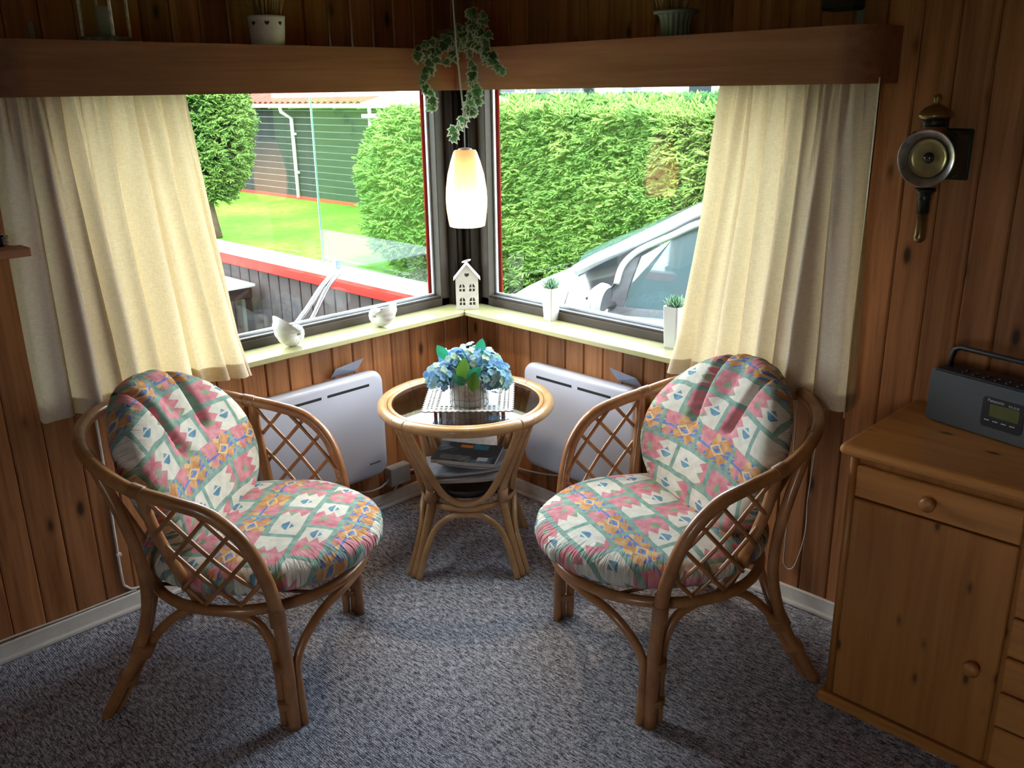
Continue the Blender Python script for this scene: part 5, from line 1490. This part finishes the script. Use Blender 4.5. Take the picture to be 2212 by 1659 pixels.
# white house far behind
wh = thing('white_house', 'white house with dark windows far behind the hedges', 'house', (21, 14, GZ))
MB().box(0, 6, -7, 4.6, 0, 3.2).build('house_wall', simple('white_render', (.62,.62,.60), .7), wh)
for y_ in (-5.5,-3.6,-1.2,1.3,3.3):
    f_ = MB().cbox(-.06,.02,y_-.45,y_+.45,1.2,2.5,.01).build('window_frame', M_white, wh); MB().box(-.075,-.055,y_-.38,y_+.38,1.28,2.42).build('pane', simple('dark_window', (.03,.04,.05), .1), f_)
m = MB(); m.add([(-.5,-7.5,3.2),(6.5,-7.5,3.2),(6.5,5.1,3.2),(-.5,5.1,3.2),(3,-6.5,5),(3,4,5)], [(0,1,4),(1,2,5,4),(2,3,5),(3,0,4,5),(3,2,1,0)], False); m.build('house_roof', M_dk, wh)
ds = thing('dark_outbuilding', 'dark slate-coloured outbuilding behind the left end of the spruce hedge', 'outbuilding', (14, 15.5, GZ))
MB().box(0, 3, -2.0, 1.5, 0, 2.6).build('outbuilding_wall', M_dk, ds)
m = MB(); m.add([(-.3,-2.3,2.6),(3.3,-2.3,2.6),(3.3,1.8,2.6),(-.3,1.8,2.6),(-.3,-.25,3.6),(3.3,-.25,3.6)], [(0,1,5,4),(2,3,4,5),(0,4,3),(1,2,5),(3,2,1,0)], False); m.build('outbuilding_roof', M_dk, ds)

# terrace with boarded parapet, red edging, white coping, glass wind screens
td = MB().box(-3.5, -.06, .17, 4.3, -.20, -.12).build('terrace_deck', simple('grey_deck', (.12,.11,.10), .8, 0, .2, 6)); struct(td)
pa = thing('terrace_parapet', 'grey boarded terrace parapet with red edging and pale coping running away from the house corner', 'parapet', (0, .17, -.2))
M_pb = simple('grey_brown_boards', (.062,.052,.050), .8, 0, .2, 14, spec=.1); M_cop = simple('pale_coping', (.60,.58,.56), .6, 0, .05, 10)
MB().box(-.030, .045, 0, 4.1, 0, .94).build('parapet_core', M_black, pa)
b1 = MB(); b1.cbox(-.046, -.030, .003, .0975, 0, .915, .003); bme = b1.mesh('parapet_board', M_pb)
for i in range(40): link('parapet_board', bme, pa, 0, (0, .02+i*.1012, 0))
MB().cbox(-.068,-.046, 0, 4.1, .905, .968, .003).build('red_edging', M_red, pa)
MB().cbox(.045,.085, 0, 4.1, .905, .968, .003).build('red_edging', M_red, pa)
for i, (y0, y1) in enumerate(((0,1.5),(1.504,3.0),(3.004,4.1))): MB().cbox(-.072,.088, y0, y1, .962, .982, .003).build('coping_slab', M_cop, pa)
M_cl = simple('grey_clamp', (.17,.19,.22), .45, .3)
for j, (y0, y1) in enumerate(((.06, .90),)):
    g = thing('glass_screen', 'frameless glass wind screen standing on the terrace parapet in two grey clamps', 'glass screen', (.02, .17, .782))
    MB().cbox(-.004,.004, y0, y1, .012, .90, .001).build('glass_sheet', M_screen, g)
    MB().box(-.0045,.0045, y1, y1+.0035, .012, .90).build('polished_edge', simple('green_glass_edge', (.25,.42,.38), .3), g)
    for y_ in (.065, .785): MB().cbox(-.017,.017, y_-.018, y_+.018, .0, .045, .003).build('clamp', M_cl, g)
tt_ = thing('terrace_table', 'low dark-framed terrace table with pale top outside the left window', 'table', (-.60, 2.05, -.12))
MB().cbox(-.62,.50,-.50,.95,.748,.764,.003).build('table_top', simple('pale_glass_top', (.45,.50,.52), .12), tt_)
MB().cbox(-.60,.485,-.485,.935,.690,.747,.003).build('table_frame', M_black, tt_)
for x_, y_ in ((-.58,-.46),(.46,-.46),(.46,.91),(-.58,.91)): MB().cbox(x_-.02,x_+.02,y_-.02,y_+.02,0,.69,.002).build('leg', M_black, tt_)
gc_ = thing('garden_chair', 'folded aluminium garden chair leaning under the left window with bent tubes', 'chair', (-.36, .42, -.12))
M_alu = simple('brushed_aluminium', (.55,.56,.58), .3, .9)
for dx in (0, .035): MB().tube(catmull([(-.42+dx*.5,.02,.775-dx), (-.22+dx,.03,.80-dx), (-.13+dx,.05,.845-dx), (.0+dx,.10,.93), (.10+dx,.13,.985)], 6), .0105, 8).build('bent_tube', M_alu, gc_)
for dx in (-.42,): MB().tube([(dx,.02,.775 if dx < 0 else .985), (dx-.02 if dx < 0 else dx+.03,.02,0)], .0105, 8).build('leg', M_alu, gc_)
MB().cbox(-.44,.10,.0,.30,.40,.42,.004).build('seat', simple('white_slats', (.5,.5,.5), .6), gc_)

# ---------------------------------------------------------------- parked car
car = thing('parked_car', 'silver-white family car parked close outside the right window', 'car', (1.64, .51, GZ))
cd_ = Vector((.30243,-.95317,0)); cn_ = Vector((.95317,.30243,0))
car.rotation_euler = (0, 0, math.atan2(cd_.y, cd_.x))       # local +x rearward ; local y = z cross x
sgn = 1 if Vector((-cd_.y, cd_.x, 0)).dot(cn_) > 0 else -1  # into the car
M_car = simple('silver_white_paint', (.40,.42,.45), .25, .25, .02, 3, 0, .5, .5)
k = N('car_glass'); k.pbr((.045,.075,.085), .03, 0, None, 1.0); M_cg = k.m
M_trim = simple('car_rubber', (.02,.02,.022), .5); M_gp = simple('dark_grey_panel', (.06,.065,.075), .35)
def CP(u, off, z): return (u, sgn*off, z-GZ)
Wd = 1.62   # car width between side planes
def hoodz(u):       # centre height of the bonnet
    return .60 + (u+.22)*.46 if u > -.9 else .287 + (u+.9)*.75 - .25*(u+.9)**2*0
def half(u):
    """section of the lower body at station u : sill -> side -> shoulder -> crown, half the width"""
    if u < -.23:
        zc = max(hoodz(u), -.05); front = max(0, (-u-.85)/.55); zs = zc - .055 - .06*front
        nose = .10*front**2
        return [(.10+nose, -.38), (.02+nose, -.30), (.0+nose, -.05), (.015+nose, min(zs-.12, .22)), (.05+nose, zs-.03), (.13+nose, zs+.015), (.30+nose*.6, zc-.012), (.55, zc+.004), (Wd/2, zc+.010)]
    zb = .352 + .03*(u+.0)*.7
    return [(.10, -.38), (.02, -.30), (.0, -.05), (.0, .10), (.008, .22), (.018, zb-.03), (.035, zb), (.12, zb+.002), (Wd/2, zb+.003)]
st = [-1.62,-1.55,-1.45,-1.3,-1.15,-1.0,-.85,-.7,-.55,-.4,-.30,-.235,-.225,0,.4,.8,1.2,1.8,2.3,2.5]
m = MB(); rows = []
for u in st:
    h_ = half(u); 
    if u <= -1.5: h_ = [(o_+.25*(-u-1.45)/.17, z*.6-.12 if z > -.1 else z) for o_, z in h_]
    full_ = [CP(u, o_, z) for o_, z in h_] + [CP(u, Wd-o_, z) for o_, z in h_[-2::-1]]; rows.append(full_)
n = len(rows[0]); m.add([p for r_ in rows for p in r_], [(j*n+i, (j+1)*n+i, (j+1)*n+i+1, j*n+i+1) if sgn > 0 else (j*n+i, j*n+i+1, (j+1)*n+i+1, (j+1)*n+i) for j in range(len(rows)-1) for i in range(n-1)] + [tuple(range(n)), tuple((len(rows)-1)*n+i for i in range(n))[::-1]], True)
m.build('car_body', M_car, car)
# pillars and roof rails: pillar line as (u, off, z)
PL = [(-.30,.10,.545), (-.16,.10,.625), (0,.105,.705), (.25,.125,.835), (.46,.155,.945), (.70,.185,1.015), (1.1,.20,1.055), (1.6,.20,1.05), (2.1,.18,.98), (2.45,.10,.60)]
for sd in (0, 1):
    P = [CP(u, (o_ if not sd else Wd-o_), z) for u, o_, z in catmull([(a,b,c) for a,b,c in PL], 4)]
    MB().tube(P, .036, 10).build('roof_pillar', M_car, car)
    P = [CP(u, (o_-.012 if not sd else Wd-o_+.012), z-.045) for u, o_, z in catmull([(-.20,.045,.44), (-.04,.050,.520), (.005,.075,.630), (.103,.10,.722), (.30,.12,.83), (.479,.135,.915), (.75,.165,.975), (1.2,.18,1.0)], 4)]
    MB().tube(P, .008, 6).build('door_seal', M_trim, car)
    P = [CP(u, (o_ if not sd else Wd-o_), z) for u, o_, z in catmull([(-.01,.035,.50), (.02,.055,.61), (.11,.083,.700), (.29,.10,.79), (.479,.115,.880), (.75,.145,.945), (1.2,.16,.965)], 4)]
    MB().tube(P, .020, 8).build('door_frame', M_car, car)
# roof and windscreen
def roofpt(u, t):
    Pc = catmull([(a,b,c) for a,b,c in PL[4:9]], 6); q = Pc[int(u*(len(Pc)-1))]
    o_ = q.y + (Wd-2*q.y)*t; return CP(q.x, o_, q.z + .06*math.sin(PI*t))
m = MB(); m.grid(roofpt, 24, 12, flip=(sgn > 0)); m.build('roof_panel', M_car, car)
def wspt(u, t):
    Pc = catmull([(a,b,c) for a,b,c in PL[0:5]], 6); q = Pc[int(u*(len(Pc)-1))]
    o_ = q.y + (Wd-2*q.y)*t; return CP(q.x - .16*math.sin(PI*t)*(1-u*.6), o_, q.z - .004 + .03*math.sin(PI*t))
m = MB(); m.grid(wspt, 24, 12, flip=(sgn > 0)); m.build('windscreen', M_cg, car)
for sd in (0, 1):
    def G(u, o_, z): return CP(u, o_ if not sd else Wd-o_, z)
    def slab(nm, pts, mat, th_=.006):
        m = MB(); A = [G(*p) for p in pts]; B = [G(p[0], p[1]+th_, p[2]) for p in pts]; n_ = len(A)
        fs = [tuple(range(n_)), tuple(n_+i for i in range(n_))[::-1]] + [(i, n_+i, n_+(i+1)%n_, (i+1)%n_) for i in range(n_)]
        m.add(A+B, fs, False); return m.build(nm, mat, car)
    slab('side_window', [(.125,.082,.665), (.30,.103,.775), (.479,.118,.865), (.75,.148,.93), (1.15,.16,.95), (1.15,.045,.385), (.6,.04,.375), (.045,.036,.365), (.075,.05,.50)], M_cg)
    slab('quarter_panel', [(-.02,.036,.50), (.01,.058,.60), (.115,.082,.668), (.068,.048,.50), (.038,.034,.362), (-.05,.026,.362)], M_gp)
    slab('belt_trim', [(-.05,.016,.362), (1.15,.028,.385), (1.15,.014,.345), (-.05,.004,.322)], M_gp, .02)
    m = MB(); m.tube([G(-.30,-.004,.44), G(-.335,-.006,.33), G(-.35,-.008,.10), G(-.33,-.008,-.2)], .004, 5); m.build('panel_gap', M_trim, car)
    # door mirror
    mm_ = MB()
    prof = [(0,.016), (.02,.064), (.05,.082), (.085,.076), (.105,.062)]
    def mf(u, t):
        a = 2*PI*u; i = t*(len(prof)-1); i0 = min(int(i), len(prof)-2); fr_ = i-i0
        r_ = prof[i0][1]*(1-fr_)+prof[i0+1][1]*fr_; x = prof[i0][0]*(1-fr_)+prof[i0+1][0]*fr_
        ca2, sa2 = math.cos(a), math.sin(a); sq = lambda q: math.copysign(abs(q)**.75, q)
        return G(-.110+x+.015*sq(ca2), -.135+1.30*r_*sq(sa2), .440+1.15*r_*sq(ca2))
    mm_.grid(mf, 20, 12, wrapu=True); mi = mm_.build('door_mirror', M_car, car)
    mg = MB(); mg.grid(lambda u, t: G(-.110+.104+.013*math.cos(2*PI*u)*t, -.135+1.30*.060*t*math.copysign(abs(math.sin(2*PI*u))**.75, math.sin(2*PI*u)), .440+1.15*.060*t*math.copysign(abs(math.cos(2*PI*u))**.75, math.cos(2*PI*u))), 20, 3, wrapu=True); mg.build('mirror_glass', M_gp, mi)
    ms = MB(); ms.tube([G(-.06,-.08,.385), G(-.02,.03,.375)], .022, 8); ms.build('mirror_foot', M_trim, mi)
    for u_ in (-1.0, 1.65):
        wmx = MB(); wmx.tube([G(u_, .01, GZ+.31), G(u_, .20, GZ+.31)], .31, 28); wl = wmx.build('wheel', M_trim, car)
        wmh = MB(); wmh.tube([G(u_, .002, GZ+.31), G(u_, .02, GZ+.31)], .20, 20); wmh.build('wheel_rim', M_alu, wl)
